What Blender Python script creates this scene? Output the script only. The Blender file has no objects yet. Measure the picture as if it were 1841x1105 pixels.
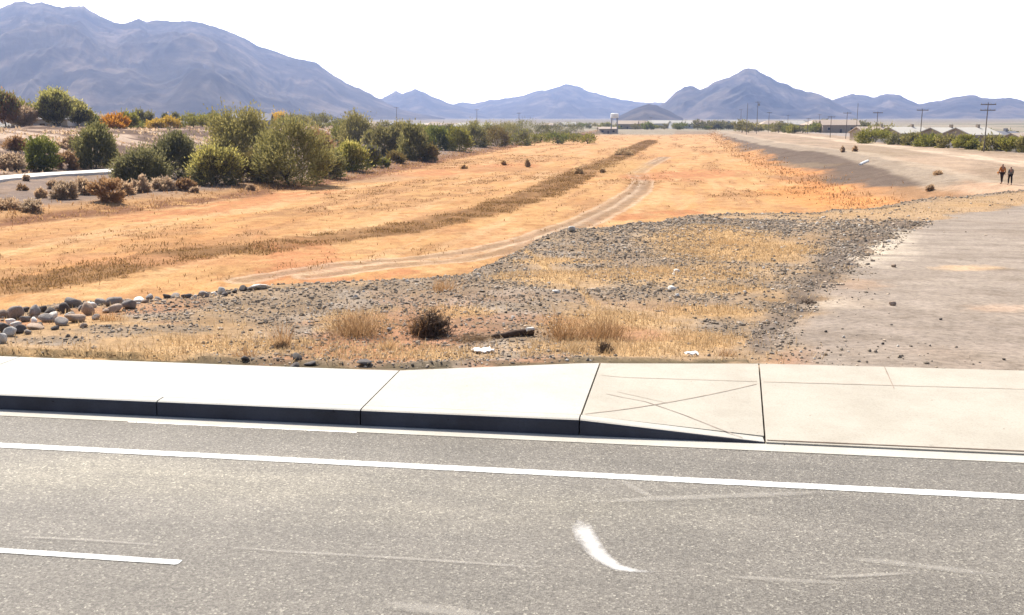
import bpy, math, random
import numpy as np
from mathutils import Vector, Matrix

# ------------------------------------------------------------------ basics
sc = bpy.context.scene
COL = sc.collection
rng = np.random.default_rng(7)
random.seed(7)
R = math.radians
F, HZ, CX, CY, CAMH = 1700.0, 220.0, 920.5, 552.5, 2.75
TH = math.atan((CY - HZ) / F)
PSI, BE = R(8.0), R(10.8)
cP, sP, cB, sB = math.cos(PSI), math.sin(PSI), math.cos(BE), math.sin(BE)
SUN_EL, SUN_AZ = R(50), R(-32)      # azimuth from +Y, negative = to the left

def link(o):
    COL.objects.link(o); return o

def tag(o, label=None, cat=None, group=None, kind=None):
    if label: o['label'] = label
    if cat: o['category'] = cat
    if group: o['group'] = group
    if kind: o['kind'] = kind
    return o

def np_mesh(name, verts, faces, smooth=False):
    """faces: (n,3) or (n,4) array, or list of arrays"""
    me = bpy.data.meshes.new(name)
    verts = np.asarray(verts, np.float32)
    if not isinstance(faces, list): faces = [faces]
    faces = [np.asarray(f, np.int32) for f in faces if len(f)]
    loops = np.concatenate([f.ravel() for f in faces])
    sizes = np.concatenate([np.full(len(f), f.shape[1], np.int32) for f in faces])
    starts = np.concatenate([[0], np.cumsum(sizes)[:-1]]).astype(np.int32)
    me.vertices.add(len(verts)); me.vertices.foreach_set('co', verts.ravel())
    me.loops.add(len(loops)); me.loops.foreach_set('vertex_index', loops)
    me.polygons.add(len(sizes)); me.polygons.foreach_set('loop_start', starts)
    me.polygons.foreach_set('loop_total', sizes)
    me.polygons.foreach_set('use_smooth', np.full(len(sizes), smooth, dtype=bool))
    me.update(calc_edges=True)
    return me

def color_attr(me, name, rgb):
    a = me.color_attributes.new(name, 'FLOAT_COLOR', 'POINT')
    c = np.ones((len(rgb), 4), np.float32); c[:, :3] = rgb
    a.data.foreach_set('color', c.ravel())

def obj(name, me, mat=None, parent=None, loc=None):
    o = link(bpy.data.objects.new(name, me))
    if mat is not None:
        for m in (mat if isinstance(mat, (list, tuple)) else [mat]):
            if m.name not in [x.name for x in me.materials if x]: me.materials.append(m)
    if parent is not None: o.parent = parent
    if loc is not None: o.location = loc
    return o

def empty(name, loc, rz=0, s=1):
    o = link(bpy.data.objects.new(name, None))
    o.location = loc; o.rotation_euler = (0, 0, rz); o.empty_display_size = .3
    o.scale = (s, s, s) if np.isscalar(s) else s
    return o

# ------------------------------------------------------------------ noise
def _hash(ix, iy, seed):
    n = (ix.astype(np.int64) * 374761393 + iy.astype(np.int64) * 668265263 + seed * 1442695041) & 0x7fffffff
    n = ((n ^ (n >> 13)) * 1274126177) & 0x7fffffff
    n = n ^ (n >> 16)
    return (n & 0xffff) / 65535.0

def vnoise(x, y, seed=0):
    x = np.asarray(x, float); y = np.asarray(y, float)
    ix = np.floor(x); iy = np.floor(y); fx = x - ix; fy = y - iy
    fx = fx * fx * (3 - 2 * fx); fy = fy * fy * (3 - 2 * fy)
    a = _hash(ix, iy, seed); b = _hash(ix + 1, iy, seed); c = _hash(ix, iy + 1, seed); d = _hash(ix + 1, iy + 1, seed)
    return (a * (1 - fx) + b * fx) * (1 - fy) + (c * (1 - fx) + d * fx) * fy

def fbm(x, y, oct=4, seed=0, gain=.5):
    s = 0; a = 1; t = 0
    for o in range(oct):
        s = s + a * vnoise(np.asarray(x) * 2 ** o + 17.3 * o, np.asarray(y) * 2 ** o - 9.1 * o, seed + o); t += a; a *= gain
    return s / t

def ridged(x, y, oct=5, seed=0):
    s = 0; a = 1; t = 0
    for o in range(oct):
        s = s + a * (1 - np.abs(2 * vnoise(np.asarray(x) * 2 ** o + 5.3 * o, np.asarray(y) * 2 ** o - 3.1 * o, seed + o) - 1)); t += a; a *= .5
    return s / t

def sst(a, b, x):
    t = np.clip((np.asarray(x, float) - a) / (b - a), 0, 1); return t * t * (3 - 2 * t)

# ------------------------------------------------------------------ where things stand: rays from the photograph onto the land
def ray(px, py):
    X = px - CX; Y = CY - py
    return np.array([X, F * math.cos(TH) + Y * math.sin(TH), -F * math.sin(TH) + Y * math.cos(TH)])

def P(px, py, z):
    d = ray(px, py); k = (z - CAMH) / d[2]
    return np.array([d[0] * k, d[1] * k, z])

def stf(x, y):
    return x * sB + y * cB, x * cB - y * sB

def uvf(x, y):
    return x * cP - y * sP, x * sP + y * cP

def from_uv(u, v):
    return u * cP + v * sP, -u * sP + v * cP

ZB, ZL, ZLEFT = -4.7, -2.4, -3.45     # channel bed, levee top, left bank
def line_st(pts, z):
    a = np.array([stf(*P(x, y, z)[:2]) for x, y in pts]); a = a[np.argsort(a[:, 0])]; return a[:, 0], a[:, 1]
TLs, TLt = line_st([(0, 405), (150, 390), (300, 372), (450, 350), (600, 330), (700, 310), (790, 290), (900, 268), (1000, 250)], ZB)
TRs, TRt = line_st([(1560, 372), (1480, 345), (1430, 320), (1370, 295), (1330, 275), (1300, 257)], ZB)
CRs, CRt = line_st([(1400, 256), (1543, 274), (1687, 305), (1740, 322), (1806, 331)], ZL)
CRs = np.append(CRs, 600.); CRt = np.append(CRt, 15.5)
SEND = 690.0

def zp(v):
    return np.maximum(.11 - .050 * (v - 10.2), ZL)

def vback(u):
    return np.interp(u, [-2.6, -.5, 1.2, 4], [9.5, 10.17, 10.38, 10.45])

def Pplat(px, py):
    z = 0.
    for _ in range(40):
        p = P(px, py, z); z = float(zp(uvf(p[0], p[1])[1]))
    return p
CREST_PX = [(-60, 562), (0, 558), (100, 545), (250, 533), (380, 520), (470, 512), (640, 506), (760, 494), (840, 481), (900, 462), (960, 437), (1030, 413), (1130, 402), (1260, 388),
            (1400, 381), (1560, 373), (1700, 357), (1841, 341)]
crest = np.array([Pplat(x, y)[:2] for x, y in CREST_PX])
u0, v0 = uvf(*crest[0])
ext = [from_uv(u0 - 90, v0 + 1), from_uv(u0 - 25, v0 + .5)]
crest_line = np.vstack([np.array(ext), crest, [[75, 75], [160, 60]]])
poly_plat = np.vstack([crest_line, [[160, -20], [-160, -20]]])

def poly_sd(x, y, poly, line=None):
    """signed distance: negative inside"""
    x = np.asarray(x, float); y = np.asarray(y, float)
    inside = np.zeros(x.shape, bool); n = len(poly)
    for i in range(n):
        x1, y1 = poly[i]; x2, y2 = poly[(i + 1) % n]
        c = ((y1 > y) != (y2 > y)) & (x < (x2 - x1) * (y - y1) / (y2 - y1 + 1e-12) + x1)
        inside ^= c
    L = poly if line is None else line
    d = np.full(x.shape, 1e9)
    m = len(L) if line is None else len(L) - 1
    for i in range(m):
        x1, y1 = L[i]; x2, y2 = L[(i + 1) % len(L)]
        t = np.clip(((x - x1) * (x2 - x1) + (y - y1) * (y2 - y1)) / ((x2 - x1) ** 2 + (y2 - y1) ** 2 + 1e-12), 0, 1)
        d = np.minimum(d, np.hypot(x - x1 - t * (x2 - x1), y - y1 - t * (y2 - y1)))
    return np.where(inside, -d, d)

def H0(x, y, detail=True):
    x = np.asarray(x, float); y = np.asarray(y, float)
    s, t = stf(x, y); u, v = uvf(x, y); r = np.hypot(x, y)
    tl = np.interp(s, TLs, TLt); tr = np.interp(s, TRs, TRt); cr = np.interp(s, CRs, CRt)
    wob = (fbm(s / 14, t / 14, 3, 3) - .5) * 4
    z = np.full(x.shape, ZB)
    # right levee
    k = np.clip((t + wob * .3 - tr) / (cr - tr), 0, 1); k = k * .7 + .3 * k * k * (3 - 2 * k)
    z = np.where(t > tr - 3, ZB + (ZL - ZB) * k, z)
    z = np.where(t > 60, z - 2.3 * sst(64, 84, t) * sst(520, 380, s), z)
    # left bank, berm and the plain with the houses
    dl = tl - t + wob * .5
    zl = ZB + .55 * sst(0, 7, dl) + .7 * sst(5, 40, dl)
    bs = np.interp(s, [60, 88, 110, 200, 400], [30, 31, 34, 40, 45])
    berm = sst(bs, bs + 34, dl)
    zl = zl + berm * (np.interp(s, [90, 130, 190, 300], [5.3, 5.3, 4.7, 4.2]) + (fbm(s / 22, t / 22, 3, 11) - .5) * 2.2) - 1.0 * sst(bs + 40, bs + 90, dl)
    z = np.where(dl > 0, zl, z)
    # end of the channel and the far plain
    ke = sst(SEND - 25, SEND + 10, s)
    far = ZL + np.maximum(0, r - 750) * .0058
    kk = np.maximum(ke, sst(420, 700, r) * (dl > 0))
    z = z * (1 - kk) + far * kk
    if detail:
        amp = np.clip(r / 60, .2, 1)
        z = z + (fbm(x / .9, y / .9, 3, 23) - .5) * .16 * (r < 200)
        z = z + (fbm(x / 5, y / 5, 3, 21) - .5) * .22 * amp * (1 - .5 * (np.abs(t) < 8))
    return z

def H(x, y, detail=True):
    x = np.asarray(x, float); y = np.asarray(y, float)
    u, v = uvf(x, y)
    base = H0(x, y, detail)
    d = poly_sd(x, y, poly_plat, crest_line) + (fbm(x / 2.2, y / 2.2, 3, 5) - .5) * np.clip(v / 22, .5, 1.6)
    pl = zp(v)
    if detail:
        vb = vback(u); a = np.clip((v - vb) / 2.5, 0, 1)
        drv = drive_mask(x, y)
        pl = pl + a * ((fbm(x / 1.7, y / 1.7, 4, 31) - .5) * .16 + (fbm(x / 5.5, y / 5.5, 2, 33) - .5) * .35) * (1 - .85 * drv)
        pl = pl + .07 * np.exp(-((v - vb - .3) / .25) ** 2) * fbm(x * 1.2, y * 1.2, 3, 41) * (1 - drv) * (u < 1.2)
        pl = np.minimum(pl, np.where(v < vb + .25, .125 + .0 * v, 99)) - .14 * sst(vb + .01, vb - .12, v)
    slope = pl - .55 * np.maximum(d, 0)
    return np.where(d > 0, np.maximum(base, slope), np.maximum(pl, base * (v > 30) + pl * (v <= 30)))

DRIVE_PX = [(1362, 668), (1385, 640), (1420, 595), (1478, 548), (1525, 490), (1560, 455), (1600, 425), (1660, 400), (1740, 382), (1841, 366), (1960, 350)]
drive_line = np.array([Pplat(x, y)[:2] for x, y in DRIVE_PX])
drive_poly = np.vstack([[drive_line[0] + [0, -6]], drive_line, [[70, 60], [70, -5]]])
def drive_mask(x, y):
    d = poly_sd(x, y, drive_poly, drive_line) + (fbm(np.asarray(x) / 1.6, np.asarray(y) / 1.6, 4, 51) - .5) * 1.2
    return sst(.35, -.35, d)

def G(px, py):
    d = ray(px, py); d = d / np.linalg.norm(d)
    k = 8.0 * np.exp(np.linspace(0, math.log(900), 2600))
    z = CAMH + d[2] * k; hh = H(d[0] * k, d[1] * k)
    i = np.argmax(z < hh)
    if i == 0:
        i = len(k) - 1
    k0, k1 = k[i - 1], k[i]
    kk = np.linspace(k0, k1, 60); z = CAMH + d[2] * kk; hh = H(d[0] * kk, d[1] * kk)
    j = int(np.argmax(z < hh)) if (z < hh).any() else -1
    x, y = d[0] * kk[j], d[1] * kk[j]
    return np.array([x, y, float(H(x, y))])

def scale_at(p):          # photograph pixels per metre at a point
    return F / (p[1] * math.cos(TH) + (CAMH - p[2]) * math.sin(TH))

# ------------------------------------------------------------------ materials
def mat(name):
    m = bpy.data.materials.new(name); m.use_nodes = True
    nt = m.node_tree; b = nt.nodes['Principled BSDF']
    b.inputs['Roughness'].default_value = .9
    b.inputs['Specular IOR Level'].default_value = .2
    return m, nt, b

def N(nt, t, **kw):
    n = nt.nodes.new(t)
    for k, v in kw.items():
        if k in n.inputs.keys(): n.inputs[k].default_value = v
        else: setattr(n, k, v)
    return n

def ramp(nt, fac, stops):
    r = nt.nodes.new('ShaderNodeValToRGB'); e = r.color_ramp.elements
    while len(e) < len(stops): e.new(.5)
    for i, (p, c) in enumerate(stops):
        e[i].position = p; e[i].color = (*c, 1) if len(c) == 3 else c
    nt.links.new(fac, r.inputs['Fac']); return r.outputs['Color']

def mixc(nt, mode, fac, a, b):
    m = nt.nodes.new('ShaderNodeMix'); m.data_type = 'RGBA'; m.blend_type = mode
    for s, v in ((m.inputs['Factor'], fac), (m.inputs[6], a), (m.inputs[7], b)):
        if isinstance(v, bpy.types.NodeSocket): nt.links.new(v, s)
        else: s.default_value = v if not isinstance(v, tuple) else (*v, 1)[:4]
    return m.outputs[2]

def g3(v): return (v, v, v)

def noise(nt, scale, detail=4, rough=.6, vec=None, stretch=None):
    tc = N(nt, 'ShaderNodeTexCoord')
    v = tc.outputs['Object']
    if stretch is not None:
        mp = N(nt, 'ShaderNodeMapping'); mp.inputs['Scale'].default_value = stretch[:3]
        if len(stretch) > 3: mp.inputs['Rotation'].default_value = (0, 0, stretch[3])
        nt.links.new(v, mp.inputs['Vector']); v = mp.outputs['Vector']
    n = N(nt, 'ShaderNodeTexNoise', Scale=scale, Detail=detail, Roughness=rough)
    nt.links.new(v, n.inputs['Vector']); return n.outputs['Fac']

def bump(nt, b, height, strength=.3, dist=.02):
    bp = N(nt, 'ShaderNodeBump', Strength=strength, Distance=dist)
    nt.links.new(height, bp.inputs['Height']); nt.links.new(bp.outputs['Normal'], b.inputs['Normal'])

def ground_material():
    m, nt, b = mat('dry_earth')
    at = N(nt, 'ShaderNodeAttribute', attribute_name='Col')
    c = at.outputs['Color']
    n1 = noise(nt, 9, 5, .75); n2 = noise(nt, 1.1, 4, .65); n3 = noise(nt, .16, 4, .6)
    c = mixc(nt, 'MULTIPLY', .9, c, ramp(nt, n1, [(.3, g3(.55)), (.5, g3(1)), (.72, g3(1.35))]))
    c = mixc(nt, 'MULTIPLY', .8, c, ramp(nt, n2, [(.3, (.74, .72, .7)), (.5, g3(1)), (.7, (1.2, 1.2, 1.22))]))
    c = mixc(nt, 'MULTIPLY', .8, c, ramp(nt, n3, [(.3, (.84, .8, .76)), (.5, g3(1)), (.72, (1.12, 1.12, 1.1))]))
    nt.links.new(c, b.inputs['Base Color'])
    b.inputs['Roughness'].default_value = 1; b.inputs['Specular IOR Level'].default_value = .05
    bump(nt, b, n1, .5, .05)
    return m
M_GROUND = ground_material()

def simple(name, base, var=.25, scale=6, rough=.9, spec=.2, bumpd=0, stretch=None, rnd=0, transl=0):
    m, nt, b = mat(name)
    n = noise(nt, scale, 5, .65, stretch=stretch)
    c = mixc(nt, 'MULTIPLY', 1, tuple(base), ramp(nt, n, [(.3, g3(1 - var)), (.7, g3(1 + var))]))
    if rnd:
        oi = N(nt, 'ShaderNodeObjectInfo')
        c = mixc(nt, 'MULTIPLY', 1, c, ramp(nt, oi.outputs['Random'], [(0, g3(1 - rnd)), (.5, (1 + rnd * .2, 1, 1 - rnd * .2)), (1, g3(1 + rnd))]))
    nt.links.new(c, b.inputs['Base Color'])
    b.inputs['Roughness'].default_value = rough; b.inputs['Specular IOR Level'].default_value = spec
    if bumpd: bump(nt, b, n, .6, bumpd)
    return m

def leafmat(name, dark, light, transl=.35):
    """per-leaf random tone between two leaf colours, with light passing through"""
    m, nt, b = mat(name)
    at = N(nt, 'ShaderNodeAttribute', attribute_name='leaf')
    c = ramp(nt, at.outputs['Fac'], [(0, dark), (1, light)])
    oi = N(nt, 'ShaderNodeObjectInfo')
    c = mixc(nt, 'MULTIPLY', 1, c, ramp(nt, oi.outputs['Random'], [(0, (.85, .88, .9)), (.5, g3(1)), (1, (1.15, 1.1, 1.0))]))
    nt.links.new(c, b.inputs['Base Color'])
    tr = N(nt, 'ShaderNodeBsdfTranslucent'); nt.links.new(c, tr.inputs['Color'])
    mx = N(nt, 'ShaderNodeMixShader'); mx.inputs[0].default_value = transl
    nt.links.new(b.outputs[0], mx.inputs[1]); nt.links.new(tr.outputs[0], mx.inputs[2])
    nt.links.new(mx.outputs[0], nt.nodes['Material Output'].inputs['Surface'])
    return m

# ------------------------------------------------------------------ the land
def gell(px, py, rx, ry):
    """a patch on the ground: centre and half axes across / along the view"""
    c = G(px, py); a = G(px - rx, py); b = G(px + rx, py); n = G(px, py + ry); f = G(px, py - ry)
    return c[:2], (b - a)[:2] / 2, (f - n)[:2] / 2

def patch(x, y, e, soft=.5, nz=.5, seed=61, sc_=1.0):
    c, a, b = e
    det = a[0] * b[1] - a[1] * b[0]
    dx, dy = x - c[0], y - c[1]
    p = (dx * b[1] - dy * b[0]) / det; q = (-dx * a[1] + dy * a[0]) / det
    L = min(max(np.hypot(*a), np.hypot(*b)) * .35, min(np.hypot(*a), np.hypot(*b)) * 1.2) * sc_
    d = np.hypot(p, q); w = np.zeros(d.shape); k = d < 1 + soft * .5 + nz
    if k.any():
        w[k] = sst(1 + soft * .5, 1 - soft * .5, d[k] + (fbm(x[k] / L, y[k] / L, 4, seed) - .5) * nz * 2)
    return w

def dline(x, y, pts):
    d = np.full(np.shape(x), 1e9); ww = np.zeros(np.shape(x))
    pts = np.asarray(pts)
    for i in range(len(pts) - 1):
        x1, y1 = pts[i][:2]; x2, y2 = pts[i + 1][:2]
        t = np.clip(((x - x1) * (x2 - x1) + (y - y1) * (y2 - y1)) / ((x2 - x1) ** 2 + (y2 - y1) ** 2 + 1e-9), 0, 1)
        dd = np.hypot(x - x1 - t * (x2 - x1), y - y1 - t * (y2 - y1))
        d = np.minimum(d, dd)
    return d

Z_BED, Z_LEVEE, Z_LEFT, Z_PLAIN, Z_PLAT, Z_DRIVE = range(6)
ORANGE = (.40, .232, .10); SWALE = (.175, .094, .04); RED = (.37, .165, .075); TRACK = (.3, .215, .145)
LEVEE = (.117, .087, .067); TAN = (.36, .265, .185); DRIVE = (.25, .207, .168); SOIL = (.325, .222, .13); GRAVEL = (.19, .148, .108)
STRAW = (.43, .275, .13); LBANK = (.18, .135, .108); BERM = (.27, .19, .14); PLAIN = (.26, .22, .16)

SWALES = [  # (pixel x, pixel y, half height) along the dry grass bands of the bed
    [(-40, 524, 12), (60, 508, 14), (150, 492, 15), (240, 474, 16), (310, 462, 13), (380, 455, 8)],
    [(200, 480, 3), (300, 458, 6), (400, 448, 10), (480, 443, 11), (560, 432, 9), (640, 421, 8), (720, 412, 10), (800, 395, 9), (860, 380, 10), (930, 360, 11), (985, 338, 14), (1030, 318, 14), (1065, 300, 10)],
    [(1060, 305, 5), (1100, 288, 6), (1130, 272, 6), (1155, 260, 5), (1175, 252, 3)],
]
FAINT = [[(-20, 470, 6), (150, 455, 8), (320, 440, 6), (520, 413, 5)], [(540, 384, 5), (700, 366, 7), (820, 350, 5), (900, 338, 4)], [(600, 352, 7), (760, 332, 6), (900, 320, 7), (1000, 312, 6)],
         [(1090, 332, 8), (1180, 322, 6), (1250, 330, 5)], [(780, 298, 5), (880, 290, 6), (1000, 280, 4)], [(1300, 352, 6), (1400, 345, 8), (1470, 338, 6)], [(40, 440, 5), (200, 425, 6), (420, 400, 4)], [(420, 500, 4), (560, 478, 7), (700, 455, 6), (860, 432, 5)]]
REDS = [[(220, 395, 4), (360, 378, 5), (480, 358, 5), (600, 338, 4)], [(700, 313, 4), (790, 310, 7), (880, 300, 7), (960, 296, 4)],
        [(480, 512, 4), (560, 503, 7), (640, 497, 7), (740, 485, 5)], [(1150, 318, 6), (1230, 312, 7), (1330, 308, 5)], [(1080, 395, 4), (1160, 388, 5), (1260, 380, 5)]]
TRACKS = [[(440, 505), (520, 489), (640, 474), (780, 460), (880, 445), (960, 425), (1040, 396), (1100, 366), (1140, 341), (1150, 325), (1138, 312), (1160, 298), (1190, 282)],
          [(560, 497), (700, 478), (820, 468), (900, 455), (980, 432), (1060, 400), (1120, 370), (1156, 344), (1164, 326), (1150, 310), (1172, 296), (1200, 282)],
          [(1262, 378), (1262, 352), (1250, 335), (1240, 318)], [(1218, 372), (1216, 350), (1212, 334)], [(1340, 372), (1318, 345), (1290, 325)]]

def band(x, y, pts, seed, soft=.6):
    w = np.zeros(np.shape(x))
    for (x1, y1, w1), (x2, y2, w2) in zip(pts[:-1], pts[1:]):
        n = 3
        for i in range(n):
            t = i / n
            e = gell(x1 + (x2 - x1) * t, y1 + (y2 - y1) * t, abs(x2 - x1) / n * 1.25 + 4, w1 + (w2 - w1) * t)
            w = np.maximum(w, patch(x, y, e, soft, .42, seed, .6))
    return w

GRAVELS = [(640, 525, 190, 24), (520, 545, 150, 22), (780, 500, 90, 20), (880, 480, 70, 18), (1000, 450, 110, 20), (1120, 455, 90, 14), (1120, 410, 120, 10), (1250, 400, 80, 9),
           (950, 530, 110, 14), (1110, 527, 120, 15), (1380, 405, 140, 14), (1530, 410, 70, 22), (1500, 450, 60, 35), (1420, 500, 70, 30), (1400, 550, 70, 25), (1330, 500, 60, 12), (1270, 540, 60, 12),
           (1390, 600, 50, 30), (300, 560, 90, 18), (380, 548, 80, 14), (210, 594, 80, 10), (90, 612, 70, 8), (330, 590, 60, 8), (1300, 590, 50, 18), (1250, 470, 60, 8)]
STRAWS = [(1270, 430, 100, 26), (1330, 455, 90, 18), (1200, 490, 140, 13), (1080, 495, 100, 9), (960, 495, 70, 9), (1090, 575, 110, 18), (640, 580, 70, 18), (700, 635, 160, 14), (430, 620, 150, 14),
          (1100, 625, 150, 14), (1280, 560, 90, 10), (1300, 520, 70, 8), (1250, 610, 80, 14), (820, 560, 60, 10), (1430, 450, 50, 8), (200, 640, 200, 10), (950, 455, 60, 5), (1000, 470, 80, 4)]

def build_land():
    az = np.concatenate([np.linspace(-80, -36, 50, endpoint=False), np.linspace(-36, 36, 760, endpoint=False), np.linspace(36, 80, 51)])
    r = np.concatenate([[5.5, 7.0], 8.4 * np.exp(np.linspace(0, math.log(750 / 8.4), 720)), 750 * np.exp(np.linspace(0, math.log(12.6), 90))[1:]])
    A, RR = np.meshgrid(np.radians(az), r)
    x = RR * np.sin(A); y = RR * np.cos(A)
    s, t = stf(x, y); u, v = uvf(x, y)
    z = H(x, y)
    dp = poly_sd(x, y, poly_plat, crest_line) + (fbm(x / 2.2, y / 2.2, 3, 5) - .5) * np.clip(v / 22, .5, 1.6)
    tl = np.interp(s, TLs, TLt); tr = np.interp(s, TRs, TRt); cr = np.interp(s, CRs, CRt)
    wob = (fbm(s / 14, t / 14, 3, 3) - .5) * 4; dl = tl - t + wob * .5
    zone = np.full(x.shape, Z_BED)
    zone[(t > tr)] = Z_LEVEE; zone[dl > 0] = Z_LEFT
    plain = (s > SEND - 25) | (np.hypot(x, y) > 720); zone[plain] = Z_PLAIN
    plat = (dp < 0) | ((v < 70) & (H(x, y, False) > H0(x, y, False) + .02))
    zone[plat] = Z_PLAT
    drv = drive_mask(x, y); zone[plat & (drv > .5)] = Z_DRIVE
    # --- soil colours
    C = np.zeros(x.shape + (3,))
    def put(w, c):
        nonlocal C
        w = np.clip(w * np.ones(x.shape), 0, 1)[..., None]; C = C * (1 - w) + np.array(c) * w
    streak = fbm(s / 30, t / 3.2, 4, 71)
    put(np.ones(x.shape), ORANGE)
    put(.55 * sst(.5, .75, streak), (.42, .2, .075)); put(.45 * sst(.45, .2, streak), (.53, .32, .16))
    put(.5 * sst(120, 420, s), (.46, .28, .145))
    near = (v < 140)
    blot = fbm(x / 1.6, y / 2.4, 4, 73)
    put(.6 * sst(.56, .70, blot), (.34, .17, .07))
    blot2 = fbm(s / 9, t / 3, 4, 75)
    put(.45 * sst(.58, .72, blot2), (.33, .18, .09))
    bed = (zone == Z_BED)
    idx = np.where(bed | (zone == Z_LEVEE) | (zone == Z_LEFT))
    def sub(fn):
        w = np.zeros(x.shape); w[idx] = fn(x[idx], y[idx]); return w
    grain = fbm(s / 2.2, t / 1.1, 4, 77)
    sw = np.zeros(x.shape)
    for i, b in enumerate(SWALES):
        sw = np.maximum(sw, sub(lambda X, Y: band(X, Y, b, 80 + i)))
    sw0 = sw.copy()
    fa = np.zeros(x.shape)
    for i, b in enumerate(FAINT): fa = np.maximum(fa, sub(lambda X, Y: band(X, Y, b, 30 + i, .9)))
    put(fa * sst(.3, .62, grain) * .75, (.29, .16, .075)); sw = np.maximum(sw, fa * .35 * sst(.4, .6, grain))
    br = fbm(s / 20, t / 2.4, 5, 78, .6); put(.6 * sst(.56, .68, br) * bed, (.3, .165, .078)); put(.45 * sst(.42, .32, br) * bed, (.46, .3, .16)); sw = np.maximum(sw, .16 * sst(.58, .7, br) * bed)
    put(sw0 * np.clip(.85 + .9 * (grain - .42), 0, 1), SWALE)
    for i, b in enumerate(REDS):
        put(.85 * sub(lambda X, Y: band(X, Y, b, 90 + i)) * sst(.25, .6, grain), RED)
    put(.55 * sub(lambda X, Y: patch(X, Y, gell(280, 468, 250, 10), .9, .5, 95)), (.38, .19, .09))
    for i, tp in enumerate(TRACKS):
        pts = np.array([P(a, b, ZB)[:2] for a, b in tp])
        d = np.full(x.shape, 99.); d[bed] = dline(x[bed], y[bed], pts)
        wd = .45 if i < 2 else .5
        if i < 2: put(.6 * sst(1.25, .5, d) * (.5 + .5 * sst(.3, .6, grain)), TRACK)
        put((.6 if i < 2 else .35) * sst(wd + .2, wd - .2, d + (grain - .5) * .5), (.2, .135, .085) if i < 2 else (.33, .19, .1))
        put(.5 * sst(.25, .05, np.abs(d - .8) + (grain - .5) * .3) * (i < 2), (.45, .35, .25))
    put(.8 * sub(lambda X, Y: patch(X, Y, gell(1225, 316, 95, 7), .7, .6, 97)) * sst(.2, .5, grain), (.36, .17, .08))
    put(.7 * sub(lambda X, Y: patch(X, Y, gell(660, 322, 80, 8), .9, .6, 98)), (.27, .17, .1))
    put(.6 * sub(lambda X, Y: patch(X, Y, gell(930, 304, 130, 5), .9, .6, 99)), (.3, .165, .075))
    put(.6 * sub(lambda X, Y: patch(X, Y, gell(1120, 300, 50, 14), .9, .6, 96)), (.36, .22, .09))
    put(.5 * sub(lambda X, Y: patch(X, Y, gell(420, 435, 160, 7), .9, .6, 94)), (.32, .17, .075))
    fleck = fbm(x / .45, y / .6, 3, 79)
    put(.5 * sst(.66, .76, fleck) * bed * sst(150, 60, v), (.25, .12, .05))
    # dark band at the far end of the bed
    put(.9 * sst(SEND - 90, SEND - 40, s + (grain - .5) * 60), (.22, .16, .11))
    # --- right levee
    rt = t + (fbm(s / 10, t / 4, 4, 101) - .5) * 7
    put(sst(tr + .5, tr + 4.5, rt), LEVEE)
    put(.8 * sst(tr - 5, tr, rt) * sst(tr + 5, tr + 1, rt) * sst(320, 120, s), (.42, .19, .075))
    put(.7 * sub(lambda X, Y: patch(X, Y, gell(1470, 350, 95, 17), .7, .6, 103)), (.47, .215, .075))
    put(.5 * sub(lambda X, Y: patch(X, Y, gell(1440, 320, 70, 6), .7, .6, 104)), (.2, .12, .07))
    put(.6 * sub(lambda X, Y: patch(X, Y, gell(1440, 297, 60, 4), .7, .5, 105)), (.19, .14, .09))
    put(.45 * sub(lambda X, Y: patch(X, Y, gell(1690, 300, 60, 4), .7, .5, 106)), (.16, .12, .09))
    lv = sst(cr - 1.5, cr + 1, rt)
    lm = fbm(s / 16, t / 5, 4, 107)
    lev = (t > tr - 8) & ~plain
    lv = sst(cr - .8, cr + .6, t + (fbm(s / 14, t / 6, 3, 102) - .5) * 2.4)
    put(lv * (t > tr), (.275, .205, .145)); put(lv * .7 * sst(.45, .65, lm) * lev, TAN); put(lv * .6 * sst(.5, .3, lm) * lev, (.25, .19, .125))
    put(.75 * sub(lambda X, Y: patch(X, Y, gell(1640, 345, 120, 12), .9, .6, 108)), (.3, .17, .085)); put(.7 * sub(lambda X, Y: patch(X, Y, gell(1790, 340, 70, 7), .9, .6, 110)), (.4, .2, .1))
    put(sst(3.5, 2, np.abs(t - cr + 1 + (lm - .5) * 2)) * .5 * lev, (.38, .31, .23))
    put(.8 * sst(4.2, 2.2, np.abs(t - 42.5 + (lm - .5) * 5)) * lev * (.4 + .6 * sst(.3, .55, fbm(s / 8, t / 2, 3, 109))), (.47, .37, .27))
    put(sst(54, 58, rt) * lev, (.27, .23, .2))
    # --- left bank and berm
    L = dl > -3
    lf = fbm(x / 7, y / 7, 4, 111)
    put(sst(-.5, 2.5, dl + (lf - .5) * 4) * L, (.23, .145, .09)); put(sst(2, 8, dl + (lf - .5) * 5) * L, LBANK)
    put(.75 * sst(9, 3, dl + (lf - .5) * 7) * sst(-1, 1.5, dl) * L * sst(130, 90, s), (.42, .235, .095))
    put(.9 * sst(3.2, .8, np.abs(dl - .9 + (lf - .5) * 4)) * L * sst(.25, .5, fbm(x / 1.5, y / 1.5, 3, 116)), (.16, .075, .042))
    put(.4 * sst(.45, .65, fbm(x / 2.5, y / 2.5, 4, 115)) * L * sst(4, 8, dl), (.29, .2, .13))
    bs = np.interp(s, [60, 88, 110, 200, 400], [30, 31, 34, 40, 45])
    bm = fbm(s / 5, t / 7, 4, 113)
    bw = sst(bs - 1, bs + 4, dl) * L
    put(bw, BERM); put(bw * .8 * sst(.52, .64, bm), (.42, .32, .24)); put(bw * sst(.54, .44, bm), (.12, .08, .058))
    put(sst(bs + 55, bs + 90, dl) * L, (.25, .2, .14))
    # --- far plain
    pn = fbm(x / 90, y / 90, 4, 121)
    kp = sst(SEND - 30, SEND + 15, s); kp = np.maximum(kp, sst(500, 700, np.hypot(x, y)) * (np.abs(t) > 14))
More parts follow.
